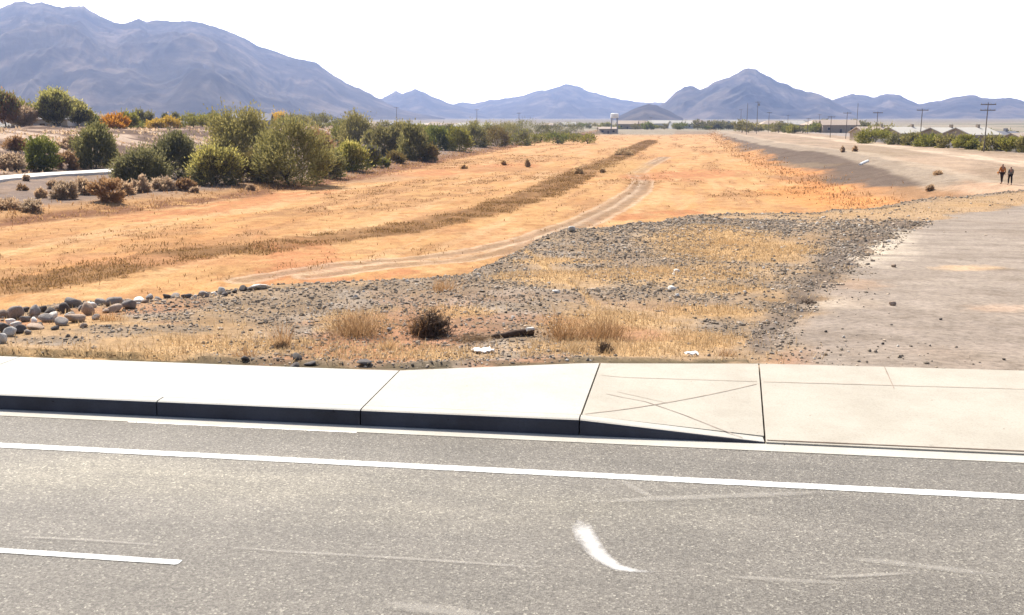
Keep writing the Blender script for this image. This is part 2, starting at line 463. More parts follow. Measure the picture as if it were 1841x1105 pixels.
    put(kp, PLAIN); put(kp * .7 * sst(.48, .62, pn), (.11, .11, .065)); put(kp * sst(1100, 2200, np.hypot(x, y)), (.19, .16, .12))
    # --- the bank of fill by the pavement
    pi = np.where(plat)
    def psub(fn):
        w = np.zeros(x.shape); w[pi] = fn(x[pi], y[pi]); return w
    put(plat * 1., SOIL)
    f1 = fbm(x / .9, y / .9, 4, 131); f2 = fbm(x / 2.6, y / 2.6, 4, 133)
    put(plat * .5 * sst(.5, .68, f2), (.34, .215, .1))
    g = np.zeros(x.shape); w_ = np.zeros(x.shape)
    for i, e in enumerate(GRAVELS): g = np.maximum(g, psub(lambda X, Y: patch(X, Y, gell(*e), .9, .55, 140 + i, .6)))
    for i, e in enumerate(STRAWS): w_ = np.maximum(w_, psub(lambda X, Y: patch(X, Y, gell(*e), .9, .55, 180 + i, .6)))
    g = np.maximum(g, plat * sst(1.6, .2, -dp) * .9) * sst(.2, .5, f1 + .12)
    put(g * .85, GRAVEL); put(g * .5 * sst(.55, .7, f1), (.28, .24, .2))
    put(w_ * .8, STRAW); put(w_ * .4 * sst(.55, .7, f1), (.55, .38, .2))
    put(plat * .75 * sst(.54, .70, fbm(x / 1.8, y / 1.8, 3, 135)) * sst(17, 11, v), (.33, .16, .085))
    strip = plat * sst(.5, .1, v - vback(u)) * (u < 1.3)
    put(strip * .9 * sst(.35, .55, fbm(u / .6, v / .2, 4, 137)), (.085, .07, .042))  # shadow gap along the pavement's back edge, painted into the soil colour
    bd = psub(lambda X, Y: band(X, Y, [(1640, 400, 9), (1570, 425, 18), (1500, 478, 26), (1445, 530, 24), (1395, 585, 22), (1350, 620, 16)], 138, .9))
    put(bd * .8 * sst(.25, .55, f1 + .1), (.125, .1, .082)); g = np.maximum(g, bd * .8)
    # --- the dirt driveway
    dd = drv * plat
    f3 = fbm(u / 4.5, v / .8, 4, 151); f4 = fbm(x / 6, y / 6, 3, 153)
    put(dd, DRIVE); put(dd * .35 * sst(.5, .7, f3), (.3, .252, .205)); put(dd * .4 * sst(.5, .3, f3), (.205, .168, .136))
    for i, (e, c, k) in enumerate([((1600, 430, 50, 20), (.43, .365, .285), .8), ((1560, 455, 40, 18), (.43, .365, .285), .7), ((1510, 545, 70, 12), (.4, .335, .26), .75), ((1740, 482, 60, 5), (.47, .32, .18), .6),
                                ((1800, 555, 60, 8), (.42, .29, .2), .5), ((1540, 510, 50, 9), (.3, .2, .13), .6), ((1740, 640, 60, 9), (.22, .18, .14), .6), ((1600, 630, 130, 8), (.26, .21, .165), .5)]):
        put(k * psub(lambda X, Y: patch(X, Y, gell(*e), 1., .6, 160 + i)) * (drv > .3) * sst(.3, .55, f3 + .1), c)
    put(.55 * np.exp(-((u - np.interp(v, [9, 60], [3.6, 3.4])) / .35) ** 2) * dd * sst(.35, .6, f3), (.27, .215, .17))
    # --- meshes, one per kind of ground
    nr, na = x.shape
    V = np.stack([x, y, z], -1).reshape(-1, 3); Cc = np.clip(C.reshape(-1, 3), 0, 1)
    I = np.arange(nr * na).reshape(nr, na)
    Q = np.stack([I[:-1, :-1], I[:-1, 1:], I[1:, 1:], I[1:, :-1]], -1).reshape(-1, 4)[:, ::-1]
    zf = zone[:-1, :-1].reshape(-1)
    vq = v.reshape(-1)[Q].max(1)
    keep = vq > 8.0
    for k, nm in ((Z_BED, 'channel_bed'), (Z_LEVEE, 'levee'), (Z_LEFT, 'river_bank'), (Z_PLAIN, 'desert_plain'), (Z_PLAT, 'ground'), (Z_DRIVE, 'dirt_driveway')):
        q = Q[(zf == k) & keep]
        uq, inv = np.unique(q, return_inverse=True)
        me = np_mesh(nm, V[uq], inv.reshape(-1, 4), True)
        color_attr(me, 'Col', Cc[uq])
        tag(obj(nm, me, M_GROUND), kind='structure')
    return dict(x=x, y=y, z=z, g=g, w=w_, plat=plat, drv=drv, v=v, u=u, sw=sw, dp=dp, berm=bw * (s < 480), toe=np.exp(-((dl - 2.5) / 3.0) ** 2) * (dl > -3) * (zone != Z_PLAT) * (zone != Z_DRIVE) + .7 * np.exp(-((t - tr - .5) / 2.6) ** 2) * (zone != Z_PLAT) * (zone != Z_DRIVE) * (s > 70))
LAND = build_land()
# ------------------------------------------------------------------ road, kerb and pavement
def asphalt_material():
    m, nt, b = mat('asphalt')
    tc = N(nt, 'ShaderNodeTexCoord')
    vo = N(nt, 'ShaderNodeTexVoronoi', Scale=76.0); nt.links.new(tc.outputs['Object'], vo.inputs['Vector'])
    vo2 = N(nt, 'ShaderNodeTexVoronoi', Scale=170.0); nt.links.new(tc.outputs['Object'], vo2.inputs['Vector'])
    sp = ramp(nt, N(nt, 'ShaderNodeSeparateColor').outputs[0], [(0, g3(0)), (1, g3(1))])
    sc1 = N(nt, 'ShaderNodeSeparateColor'); nt.links.new(vo.outputs['Color'], sc1.inputs[0])
    sc2 = N(nt, 'ShaderNodeSeparateColor'); nt.links.new(vo2.outputs['Color'], sc2.inputs[0])
    c = ramp(nt, sc1.outputs[0], [(0, (.095, .086, .075)), (.35, (.13, .118, .103)), (.75, (.165, .151, .132)), (.94, (.2, .185, .16)), (1, (.3, .28, .24))])
    c = mixc(nt, 'MULTIPLY', .8, c, ramp(nt, sc2.outputs[1], [(0, g3(.72)), (.6, g3(1.03)), (1, g3(1.28))]))
    n = noise(nt, .9, 5, .6); c = mixc(nt, 'MULTIPLY', 1, c, ramp(nt, n, [(.3, g3(.88)), (.7, g3(1.12))]))
    # traffic-worn lanes and a paler band at the left, drawn out along the road
    n2 = noise(nt, 1.0, 5, .6, stretch=(.22, 2.2, 1, 0)); c = mixc(nt, 'MULTIPLY', 1, c, ramp(nt, n2, [(.3, g3(.87)), (.7, g3(1.14))]))
    n3 = noise(nt, 1.0, 6, .65, stretch=(.35, 1.2, 1, 0))
    sx = N(nt, 'ShaderNodeSeparateXYZ'); nt.links.new(tc.outputs['Object'], sx.inputs[0])
    dv = N(nt, 'ShaderNodeMapRange'); dv.inputs['From Min'].default_value = .75; dv.inputs['From Max'].default_value = .1; dv.clamp = True
    ab = N(nt, 'ShaderNodeMath', operation='ABSOLUTE'); sb = N(nt, 'ShaderNodeMath', operation='SUBTRACT'); sb.inputs[1].default_value = 6.6
    nt.links.new(sx.outputs[1], sb.inputs[0]); nt.links.new(sb.outputs[0], ab.inputs[0]); nt.links.new(ab.outputs[0], dv.inputs['Value'])
    du = N(nt, 'ShaderNodeMapRange'); du.inputs['From Min'].default_value = 1.2; du.inputs['From Max'].default_value = -2.0
    nt.links.new(sx.outputs[0], du.inputs['Value'])
    mu = N(nt, 'ShaderNodeMath', operation='MULTIPLY'); nt.links.new(dv.outputs[0], mu.inputs[0]); nt.links.new(du.outputs[0], mu.inputs[1])
    mu2 = N(nt, 'ShaderNodeMath', operation='MULTIPLY'); nt.links.new(mu.outputs[0], mu2.inputs[0])
    r3 = ramp(nt, n3, [(.35, g3(.15)), (.65, g3(1))]); nt.links.new(r3, mu2.inputs[1])
    mu3 = N(nt, 'ShaderNodeMath', operation='MULTIPLY'); nt.links.new(mu2.outputs[0], mu3.inputs[0]); mu3.inputs[1].default_value = .8
    c2 = mixc(nt, 'MULTIPLY', 1, c, (1.9, 1.9, 1.75))
    c = mixc(nt, 'MIX', mu3.outputs[0], c, c2)
    nt.links.new(c, b.inputs['Base Color'])
    b.inputs['Roughness'].default_value = .75; b.inputs['Specular IOR Level'].default_value = .35
    c3 = mixc(nt, 'MULTIPLY', 1, c, (1.0, .988, .945)); nt.links.new(c3, b.inputs['Base Color'])
    bump(nt, b, vo.outputs['Distance'], .5, .006)
    return m

def concrete(name, base, stain=.12):
    m, nt, b = mat(name)
    n = noise(nt, 1.6, 6, .65); n2 = noise(nt, 55, 3, .7); n3 = noise(nt, 7, 5, .7)
    c = mixc(nt, 'MULTIPLY', 1, tuple(base), ramp(nt, n, [(.3, (1 - stain, 1 - stain * 1.15, 1 - stain * 1.3)), (.6, g3(1.02))]))
    c = mixc(nt, 'MULTIPLY', 1, c, ramp(nt, n2, [(.28, g3(.86)), (.5, g3(1)), (.75, g3(1.06))]))
    c = mixc(nt, 'MULTIPLY', 1, c, ramp(nt, n3, [(.24, g3(.8)), (.36, g3(1))]))
    n4 = noise(nt, 13, 2, .5); c = mixc(nt, 'MULTIPLY', 1, c, ramp(nt, n4, [(.2, (.45, .4, .36)), (.235, g3(1))]))
    nt.links.new(c, b.inputs['Base Color']); b.inputs['Roughness'].default_value = .85
    bump(nt, b, n2, .2, .004)
    return m
M_ASPH = asphalt_material()
M_CNEW = concrete('pale_concrete', (.45, .44, .395), .09)
M_CMID = concrete('cream_concrete', (.44, .418, .365), .1)
M_COLD = concrete('weathered_concrete', (.40, .368, .305), .12)
M_KERB_SHADE = concrete('shaded_kerb_concrete', (.06, .062, .078), .3)  # navy shade of the kerb face painted into its concrete colour
M_JOINT = simple('joint_dirt', (.13, .095, .07), .4, 9)
M_HAIR = simple('score_dirt', (.30, .235, .19), .35, 6)
M_PAINT = simple('worn_white_paint', (.72, .72, .69), .1, 22, .6, .3)

ROADFRAME = Matrix.Rotation(-PSI, 4, 'Z')      # local x along the road, local y across it

def grid_surface(u0, u1, v0, v1, nu, nv, zf):
    U, V_ = np.meshgrid(np.linspace(0, 1, nu + 1), np.linspace(0, 1, nv + 1))
    uu = u0 + (u1 - u0) * U
    f = lambda e: e(uu) if callable(e) else e
    vv = f(v0) * (1 - V_) + f(v1) * V_
    zz = zf(uu, vv) if callable(zf) else np.full(uu.shape, zf)
    v = np.stack([uu, vv, zz], -1).reshape(-1, 3)
    I = np.arange(v.shape[0]).reshape(nv + 1, nu + 1)
    q = np.stack([I[:-1, :-1], I[:-1, 1:], I[1:, 1:], I[1:, :-1]], -1).reshape(-1, 4)
    return v, q

class Bag:
    """vertices and faces of one mesh, with a material index per face"""
    def __init__(s): s.v = []; s.f = {3: [], 4: []}; s.m = {3: [], 4: []}; s.n = 0
    def add(s, v, f, m=0):
        v = np.asarray(v, float); f = np.asarray(f, int)
        if len(f) == 0: return
        s.v.append(v); k = f.shape[1]; s.f[k].append(f + s.n); s.m[k].append(np.full(len(f), m)); s.n += len(v)
    def box(s, c, d, m=0, rz=0):
        c = np.array(c); d = np.array(d) / 2
        k = np.array([[-1, -1, -1], [1, -1, -1], [1, 1, -1], [-1, 1, -1], [-1, -1, 1], [1, -1, 1], [1, 1, 1], [-1, 1, 1]]) * d
        if rz:
            k = k @ np.array([[math.cos(rz), math.sin(rz), 0], [-math.sin(rz), math.cos(rz), 0], [0, 0, 1]])
        s.add(k + c, [[0, 3, 2, 1], [4, 5, 6, 7], [0, 1, 5, 4], [1, 2, 6, 5], [2, 3, 7, 6], [3, 0, 4, 7]], m)
    def tube(s, pts, rad, sides=7, m=0, cap=True):
        pts = np.asarray(pts, float); n = len(pts); rad = np.broadcast_to(rad, (n,))
        ring = []
        for i in range(n):
            t = pts[min(i + 1, n - 1)] - pts[max(i - 1, 0)]; t = t / (np.linalg.norm(t) + 1e-9)
            a = np.cross(t, [0, 0, 1.]) if abs(t[2]) < .9 else np.cross(t, [1., 0, 0]); a /= np.linalg.norm(a); b = np.cross(t, a)
            th = np.linspace(0, 2 * math.pi, sides, endpoint=False)
            ring.append(pts[i] + rad[i] * (np.cos(th)[:, None] * a + np.sin(th)[:, None] * b))
        v = np.concatenate(ring); q = []
        for i in range(n - 1):
            for j in range(sides):
                q.append([i * sides + j, i * sides + (j + 1) % sides, (i + 1) * sides + (j + 1) % sides, (i + 1) * sides + j])
        s.add(v, q, m)
        if cap:
            b0 = len(v)
            vv = np.vstack([ring[-1], pts[-1]]); s.add(vv, [[j, (j + 1) % sides, sides] for j in range(sides)], m)
            vv = np.vstack([ring[0], pts[0]]); s.add(vv, [[(j + 1) % sides, j, sides] for j in range(sides)], m)
    def mesh(s, name, smooth=False):
        fs = [np.concatenate(s.f[k]) for k in (3, 4) if s.f[k]]
        ms = np.concatenate([np.concatenate(s.m[k]) for k in (3, 4) if s.f[k]])
        me = np_mesh(name, np.concatenate(s.v), fs, smooth)
        me.polygons.foreach_set('material_index', ms.astype(np.int32)); return me

def road_obj(name, me, mats, kind='structure'):
    o = obj(name, me, None)
    for m in (mats if isinstance(mats, list) else [mats]): me.materials.append(m)
    o.matrix_world = ROADFRAME; return tag(o, kind=kind)

VK, KH = 8.08, .152          # kerb face and kerb height
UC, UB, UA = -2.55, -.53, 1.09
v, q = grid_surface(-90, 60, -9, 7.9, 150, 17, 0.0); road_obj('road', np_mesh('road', v, q), M_ASPH)
v, q = grid_surface(-90, 60, 7.9, VK + .012, 150, 1, .004)
road_obj('gutter', np_mesh('gutter', v, q), M_CMID)

def kerb_h(u):
    return np.interp(u, [UB, UA], [KH, .018])
def pave_z(u, v):
    """top of the pavement: level on the left, the ramp and the drive-over apron on the right"""
    f = np.clip((v - VK) / 1.65, 0, 1)
    low = kerb_h(u) + (.125 - kerb_h(u)) * f + .025 * np.clip((v - VK - 1.65) / .7, 0, 1)
    k = sst(UB, UA - .2, u)
    flat = KH - .0 * v
    return np.where(u < UB, flat, np.minimum(flat, np.maximum(low, kerb_h(u))))
bag = Bag()
def slab(u0, u1, vf, vb, m, nu=10, nv=10, lean0=0., lean1=0.):
    vtop, qt = grid_surface(u0, u1, vf, vb, nu, nv, pave_z)
    k = (vtop[:, 0] - u0) / (u1 - u0); vtop[:, 0] += (lean0 * (1 - k) + lean1 * k) * (vtop[:, 1] - VK); vtop[:, 2] = pave_z(vtop[:, 0], vtop[:, 1]); bag.add(vtop, qt, m)
    I = np.arange(len(vtop)).reshape(nv + 1, nu + 1)
    loop = np.concatenate([I[0, :], I[1:, -1], I[-1, -2::-1], I[-2:0:-1, 0]])
    # a small worn arris, then the side
    ring = vtop[loop]; low = ring.copy(); low[:, 2] -= .16; n = len(loop)
    bag.add(np.vstack([ring, low]), [[j, n + j, n + (j + 1) % n, (j + 1) % n] for j in range(n)], m)
KW = .15
us = [-90 + 4.4 * i for i in range(19)]; us = [u for u in us if u < -7.5] + [-6.95]
for a, b in zip(us[:-1], us[1:]): slab(a + .006, b - .006, VK + KW + .004, vback, 0, 2, 2)
slab(-6.944, UC - .008, VK + KW + .004, vback, 0, 8, 3)
slab(UC + .006, UB - .008, VK + KW + .004, vback, 1, 8, 4, 0, .04)
slab(UB + .008, UA - .008, VK + KW + .004, vback, 2, 16, 12, .04, .085)
slab(UA + .008, 9.0, VK + .012, vback, 2, 24, 16, .085, 0)
slab(9.02, 30, VK + .012, vback, 2, 8, 4)
bag.add(*grid_surface(-90, 30, VK + .05, lambda u: vback(u) - .01, 60, 1, lambda u, v: np.minimum(.0 * u - .0, pave_z(u, v) - .05)), 3)
def score(pts, w, m, dz=.004):
    pts = np.array(pts, float); seg = np.concatenate([np.linspace(pts[i], pts[i + 1], 12, endpoint=i == len(pts) - 2) for i in range(len(pts) - 1)])
    t = np.gradient(seg, axis=0); t /= np.linalg.norm(t, axis=1)[:, None]; nrm = np.stack([-t[:, 1], t[:, 0]], -1)
    wob = (fbm(np.arange(len(seg)) / 2.5, np.zeros(len(seg)), 3, 201) + .4)[:, None]
    A = seg + nrm * w / 2 * wob; B = seg - nrm * w / 2 * wob
    v = np.vstack([np.c_[A, pave_z(A[:, 0], A[:, 1]) + dz], np.c_[B, pave_z(B[:, 0], B[:, 1]) + dz]]); n = len(seg)
    bag.add(v, [[i, n + i, n + i + 1, i + 1] for i in range(n - 1)], m)
def puv(px, py, z=.12):
    p = P(px, py, z); return uvf(p[0], p[1])
score([(UB + .12, 9.66), (UA + .1, 9.70)], .011, 4); score([(UA + .17, 9.70), (4.6, 9.79), (9, 9.8)], .012, 4)
score([puv(1052, 744, .15), puv(1360, 690, .12)], .012, 4); score([puv(1090, 707, .14), puv(1160, 719, .13), puv(1230, 744, .1), puv(1290, 768, .07), puv(1335, 786, .04)], .011, 4)
score([puv(1590, 661, .14), puv(1607, 697, .125)], .012, 4); score([(UA + .02, VK + .05), (3, VK + .06), (9, VK + .06)], .022, 3)
score([puv(1110, 702, .14), puv(1200, 722, .12)], .008, 4)
road_obj('pavement', bag.mesh('pavement'), [M_CNEW, M_CMID, M_COLD, M_JOINT, M_HAIR])

bag = Bag()
ks = [-90, -60, -30, -15, -9.0, -4.55, UC, UB, UA]
for a, b in zip(ks[:-1], ks[1:]):
    n = 14 if a >= UB - .01 else 3
    uu = np.linspace(a + .006, b - .006, n + 1); h_ = kerb_h(uu)
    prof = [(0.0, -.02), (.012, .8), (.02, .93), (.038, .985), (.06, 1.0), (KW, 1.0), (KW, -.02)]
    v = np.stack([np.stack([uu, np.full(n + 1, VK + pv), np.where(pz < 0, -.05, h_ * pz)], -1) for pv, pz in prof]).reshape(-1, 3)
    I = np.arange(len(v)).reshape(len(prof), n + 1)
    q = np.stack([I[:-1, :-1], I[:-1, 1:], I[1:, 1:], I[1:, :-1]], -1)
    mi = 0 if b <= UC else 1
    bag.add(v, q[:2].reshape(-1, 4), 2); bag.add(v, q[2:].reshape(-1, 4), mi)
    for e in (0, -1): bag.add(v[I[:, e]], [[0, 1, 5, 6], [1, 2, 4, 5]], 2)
me = bag.mesh('kerb'); road_obj('kerb', me, [M_CNEW, M_CMID, M_KERB_SHADE])

def scuff_material(name, col, lo, hi, amount):
    m, nt, b = mat(name); b.inputs['Base Color'].default_value = (*col, 1)
    at = N(nt, 'ShaderNodeAttribute', attribute_name='wear'); n = noise(nt, 26, 6, .85); n2 = noise(nt, 5, 4, .7)
    a = N(nt, 'ShaderNodeMath', operation='ADD'); nt.links.new(n, a.inputs[0]); nt.links.new(n2, a.inputs[1])
    w = N(nt, 'ShaderNodeMath', operation='MULTIPLY_ADD'); nt.links.new(at.outputs['Fac'], w.inputs[0]); w.inputs[1].default_value = 1.0; nt.links.new(a.outputs[0], w.inputs[2])
    mr = N(nt, 'ShaderNodeMapRange'); mr.inputs['From Min'].default_value = lo; mr.inputs['From Max'].default_value = hi; mr.inputs['To Max'].default_value = amount
    nt.links.new(w.outputs[0], mr.inputs['Value'])
    mu = N(nt, 'ShaderNodeMath', operation='MULTIPLY'); nt.links.new(mr.outputs[0], mu.inputs[0])
    mr2 = N(nt, 'ShaderNodeMapRange'); mr2.inputs['From Max'].default_value = .25; nt.links.new(at.outputs['Fac'], mr2.inputs['Value']); nt.links.new(mr2.outputs[0], mu.inputs[1])
    tp = N(nt, 'ShaderNodeBsdfTransparent'); mx = N(nt, 'ShaderNodeMixShader'); nt.links.new(mu.outputs[0], mx.inputs[0]); nt.links.new(tp.outputs[0], mx.inputs[1]); nt.links.new(b.outputs[0], mx.inputs[2])
    nt.links.new(mx.outputs[0], nt.nodes['Material Output'].inputs['Surface']); return m
# painted lines and scuffs on the asphalt
def strip(name, pts, wid, m, z=.004, seg=14, tail=.25):
    pts = np.array(pts, float); n = len(pts)
    k = np.linspace(0, n - 1, (n - 1) * seg + 1); cu = np.interp(k, range(n), pts[:, 0]); cv = np.interp(k, range(n), pts[:, 1]); w = np.interp(k, range(n), np.broadcast_to(wid, (n,)))
    for _ in range(3):
        cu[1:-1] = (cu[:-2] + 2 * cu[1:-1] + cu[2:]) / 4; cv[1:-1] = (cv[:-2] + 2 * cv[1:-1] + cv[2:]) / 4
    t = np.stack([np.gradient(cu), np.gradient(cv)], -1); t /= np.linalg.norm(t, axis=1)[:, None]
    r = 6; offs = np.linspace(-1, 1, r + 1); V = []; E = []
    for o in offs:
        V.append(np.stack([cu - t[:, 1] * w / 2 * o, cv + t[:, 0] * w / 2 * o, np.full(len(cu), z)], -1))
        fade = (1 - abs(o) ** 2) * np.minimum(1, np.minimum(np.arange(len(cu)), np.arange(len(cu))[::-1]) / max(tail * len(cu), .01))
        E.append(np.repeat(fade[:, None], 3, 1))
    V = np.concatenate(V); L = len(cu); I = np.arange(len(V)).reshape(r + 1, L)
    q = np.stack([I[:-1, :-1], I[:-1, 1:], I[1:, 1:], I[1:, :-1]], -1).reshape(-1, 4)
    me = np_mesh(name, V, q); color_attr(me, 'wear', np.concatenate(E)); return road_obj(name, me, m)
def lineuv(px, py): p = P(px, py, 0.); return uvf(p[0], p[1])
vA, vB = lineuv(640, 828)[1], lineuv(640, 838)[1]
M_LINE = scuff_material('worn_white_paint', (.60, .60, .565), 1.08, 1.3, 1)
strip('edge_line', [(-90, (vA + vB) / 2), (60, (vA + vB) / 2)], (vA - vB) * 1.03, M_LINE, seg=300, tail=0)
a, b = lineuv(330, 1007), lineuv(328, 1017)
for k in range(6):
    ue = a[0] - k * 12.2
    strip('lane_dash', [(ue - 3.05, (a[1] + b[1]) / 2), (ue, (a[1] + b[1]) / 2)], (a[1] - b[1]) * 1.03, M_LINE, seg=120, tail=.008)

M_SCUFF = scuff_material('paint_scuff', (.66, .64, .6), 1.3, 2.15, .9)
M_FAINT = scuff_material('faint_scrape', (.50, .465, .405), 1.2, 2.3, .36)
def pxl(pts): return [lineuv(*p) for p in pts]
strip('paint_scuff', pxl([(1052, 918), (1048, 945), (1056, 972), (1078, 1000), (1108, 1020), (1150, 1028), (1215, 1030)]), [.08, .19, .21, .17, .12, .07, .03], M_SCUFF, .004)
for i, (pts, w) in enumerate([([(1290, 1036), (1370, 1041), (1450, 1046), (1560, 1050)], .07), ([(1470, 1000), (1600, 1012), (1720, 1026), (1841, 1040)], .1), ([(300, 975), (500, 992), (700, 1003), (920, 1018), (1000, 1022)], .05), ([(1000, 905), (1200, 897), (1380, 890), (1560, 884)], .12),
                              ([(0, 965), (160, 972), (330, 985)], .05), ([(1450, 1040), (1560, 1036), (1680, 1030)], .06), ([(650, 1085), (780, 1098), (900, 1112)], .16), ([(1110, 860), (1140, 880), (1180, 900)], .1)]):
    strip('scrape_mark', pxl(pts), [w * .6] + [w] * (len(pts) - 2) + [w * .6], M_FAINT, .005 + .0008 * i)
# ------------------------------------------------------------------ plants
L_OLIVE = leafmat('olive_leaves', (.10, .095, .034), (.37, .325, .115), .5)
L_DARK = leafmat('dark_leaves', (.08, .08, .033), (.29, .26, .11), .48)
L_GREEN = leafmat('green_leaves', (.06, .08, .02), (.27, .275, .06), .48)
L_YELLOW = leafmat('yellow_leaves', (.28, .26, .07), (.62, .55, .17), .45)
L_YGREEN = leafmat('yellow_green_leaves', (.11, .115, .024), (.44, .40, .085))
L_GOLD = leafmat('golden_leaves', (.14, .10, .03), (.29, .22, .075))
L_RUST = leafmat('rust_leaves', (.22, .11, .05), (.45, .25, .11), .45)
L_ORANGE = leafmat('orange_leaves', (.38, .16, .02), (.7, .34, .045), .5)
L_AMBER = leafmat('amber_leaves', (.4, .24, .03), (.7, .46, .08), .5)
L_BRUSH = leafmat('dry_brush', (.33, .225, .14), (.66, .49, .32), .5)
L_PALE = leafmat('pale_leaves', (.13, .12, .08), (.24, .22, .15))
L_STRAW = leafmat('straw', (.36, .235, .115), (.68, .49, .28), .45)
L_TUFT = leafmat('dry_tuft', (.25, .14, .065), (.5, .31, .155), .45)
L_DEAD = leafmat('dead_twigs', (.075, .05, .036), (.19, .135, .095), .15)
L_SWALE = leafmat('ochre_grass', (.2, .11, .042), (.40, .24, .095), .4)
M_BARK = simple('bark', (.085, .065, .048), .35, 9)

def leaves(cent, dirs, L, W, rg, val):
    n = len(cent); dirs = dirs / (np.linalg.norm(dirs, axis=1)[:, None] + 1e-9)
    sd = np.cross(dirs, rg.normal(size=(n, 3))); sd /= (np.linalg.norm(sd, axis=1)[:, None] + 1e-9)
    L = (L * rg.uniform(.6, 1.35, n))[:, None]; W = (W * rg.uniform(.7, 1.3, n))[:, None]
    v = np.stack([cent - dirs * L / 2, cent + sd * W / 2, cent + dirs * L / 2, cent - sd * W / 2], 1).reshape(-1, 3)
    q = np.arange(n * 4).reshape(n, 4)
    return v, q, np.repeat(np.clip(val, 0, 1), 4)

def crown_mesh(name, seed, w, d, h, n, leaf=(.34, .1), kind='shrub', lift=0.0, top=0.0):
    """leaf sprays gathered in uneven clumps round the ends of the limbs"""
    rg = np.random.default_rng(seed)
    k = {'shrub': 85, 'low': 34, 'tree': 48, 'tall': 34}[kind]
    ph = rg.uniform(0, 2 * math.pi, k); cz = rg.uniform(0, 1, k) ** .9
    rad = rg.uniform(.35, 1, k) ** .6
    if kind in ('shrub', 'low'):
        prof = np.sqrt(np.clip(1 - (cz * .96) ** 2.2, 0, 1)) * (.78 + .22 * np.minimum(1, cz / .3))
        zc = cz
    else:
        prof = np.sqrt(np.clip(1 - (2 * cz - 1) ** 2, .05, 1)); zc = lift + (1 - lift) * cz
    lob = .72 + .56 * vnoise(ph * 1.1 + seed, cz * 2.5 + seed * .3, seed % 97); rad = rad * lob; zc = zc * (.84 + .3 * vnoise(np.cos(ph) * 1.6 + 7, np.sin(ph) * 1.6 + seed, 5)) if kind in ('shrub', 'low') else zc
    c = np.stack([np.cos(ph) * rad * prof * w / 2 * .98, np.sin(ph) * rad * prof * d / 2 * .98, zc * h * .86 + .05 * h], -1)
    cr = rg.uniform(.13, .25, k) * (w * d * h) ** (1 / 3)
    wt = cr ** 2 * rg.uniform(.4, 1.4, k); wt /= wt.sum(); ci = rg.choice(k, n, p=wt)
    off = rg.normal(size=(n, 3)); off /= np.linalg.norm(off, axis=1)[:, None]
    off *= (rg.uniform(0, 1, n) ** .42)[:, None] * cr[ci][:, None] * np.array([1, 1, .9])
    p = c[ci] + off
    p[:, 2] = np.abs(p[:, 2])
    up = np.array([0, 0, h * .18]); out = p - np.array([0, 0, h * .1]); out /= np.linalg.norm(out, axis=1)[:, None]
    dr = out * .9 + off / cr[ci][:, None] * .5 + np.array([0, 0, .5]) + rg.normal(size=(n, 3)) * .45
    cv = rg.uniform(.15, .85, k)[ci]
    # fine shoots that break the outline
    m = n // 4; j = rg.integers(0, n, m); p2 = p[j] + out[j] * (rg.uniform(0, 1, m) ** 2 * .38 + .04)[:, None] * cr[ci[j]][:, None] * 2.2 + [0, 0, .02 * h]
    val = cv * .45 + rg.uniform(0, 1, n) * .55
    p = np.vstack([p, p2]); dr = np.vstack([dr, out[j] + rg.normal(size=(m, 3)) * .25 + [0, 0, .3]]); val = np.concatenate([val, np.minimum(1, val[j] + .15)])
    if top:
        kk = p[:, 2] > h * (top - .5 * np.hypot(p[:, 0] / w, p[:, 1] / d) + .12 * np.sin(p[:, 0] / w * 19) + .1 * rg.normal(size=len(p))); p, dr, val = p[kk], dr[kk], val[kk]
    v, q, lv = leaves(p, dr, leaf[0], leaf[1], rg, val)
    me = np_mesh(name, v, q, False)
    a = me.attributes.new('leaf', 'FLOAT', 'POINT'); a.data.foreach_set('value', lv.astype(np.float32))
    return me, c

def limb_mesh(name, seed, c, h, r, trunk_h=0.0, stems=6):
    rg = np.random.default_rng(seed + 5); b = Bag()
    order = rg.permutation(len(c))[:stems * 3]
    base = np.array([0, 0, -.15])
    if trunk_h > 0:
        tp = np.array([rg.normal() * .04 * h, rg.normal() * .04 * h, trunk_h]); b.tube([base, tp * [.4, .4, .5], tp], [r * 1.25, r, r * .8], 8); start = tp
    else: start = None
    for i in order:
        st = start if start is not None else base + np.r_[rg.normal(size=2) * r * 1.5, 0]
        e = c[i]; mid = st * .5 + e * .5 + np.array([0, 0, .08 * h]) + rg.normal(size=3) * .03 * h
        b.tube([st, mid, e], [r * .38, r * .22, r * .06], 6)
    return b.mesh(name, True)

def rise(p, up=0): return (float(p[0]), float(p[1]), float(p[2]) + up)

def plant(px, py, wpx, hpx, material, name, label, cat, kind='shrub', group=None, dens=1.0, seed=None, deep=.9, leaf=None, trunk=0, lift=0.0, at=None, ext=None):
    """one plant, its foot at a point of the photograph, its size measured there"""
    p = G(px, py) if at is None else np.array(at); s = scale_at(p)
    w, h = wpx / s, hpx / s
    seed = int(px * 7 + py * 13) if seed is None else seed
    n = int(np.clip(wpx * hpx * 1.5 * dens, 380, 13000))
    if leaf is None:
        L = min(.62, max(.14, 5.6 / s)); leaf = (L, L * .36)
    o = empty(name, rise(p), 0)
    me, c = crown_mesh('crown', seed, w, w * deep, h, n, leaf, kind, lift)
    obj('crown', me, material, o)
    obj('trunk' if trunk else 'stems', limb_mesh('stems', seed, c, h, max(.012 * h, .25 / s) * (1.6 if trunk else .8), trunk * h, 4 if hpx < 40 else 7), M_BARK, o)
    if ext:
        e = crown_mesh('blossoms', seed, w * 1.05, w * deep * 1.05, h * 1.06, int(n * .9), leaf, kind, lift, .66)[0]
        obj('blossoms', e, ext, o)
    return tag(o, label, cat, group)

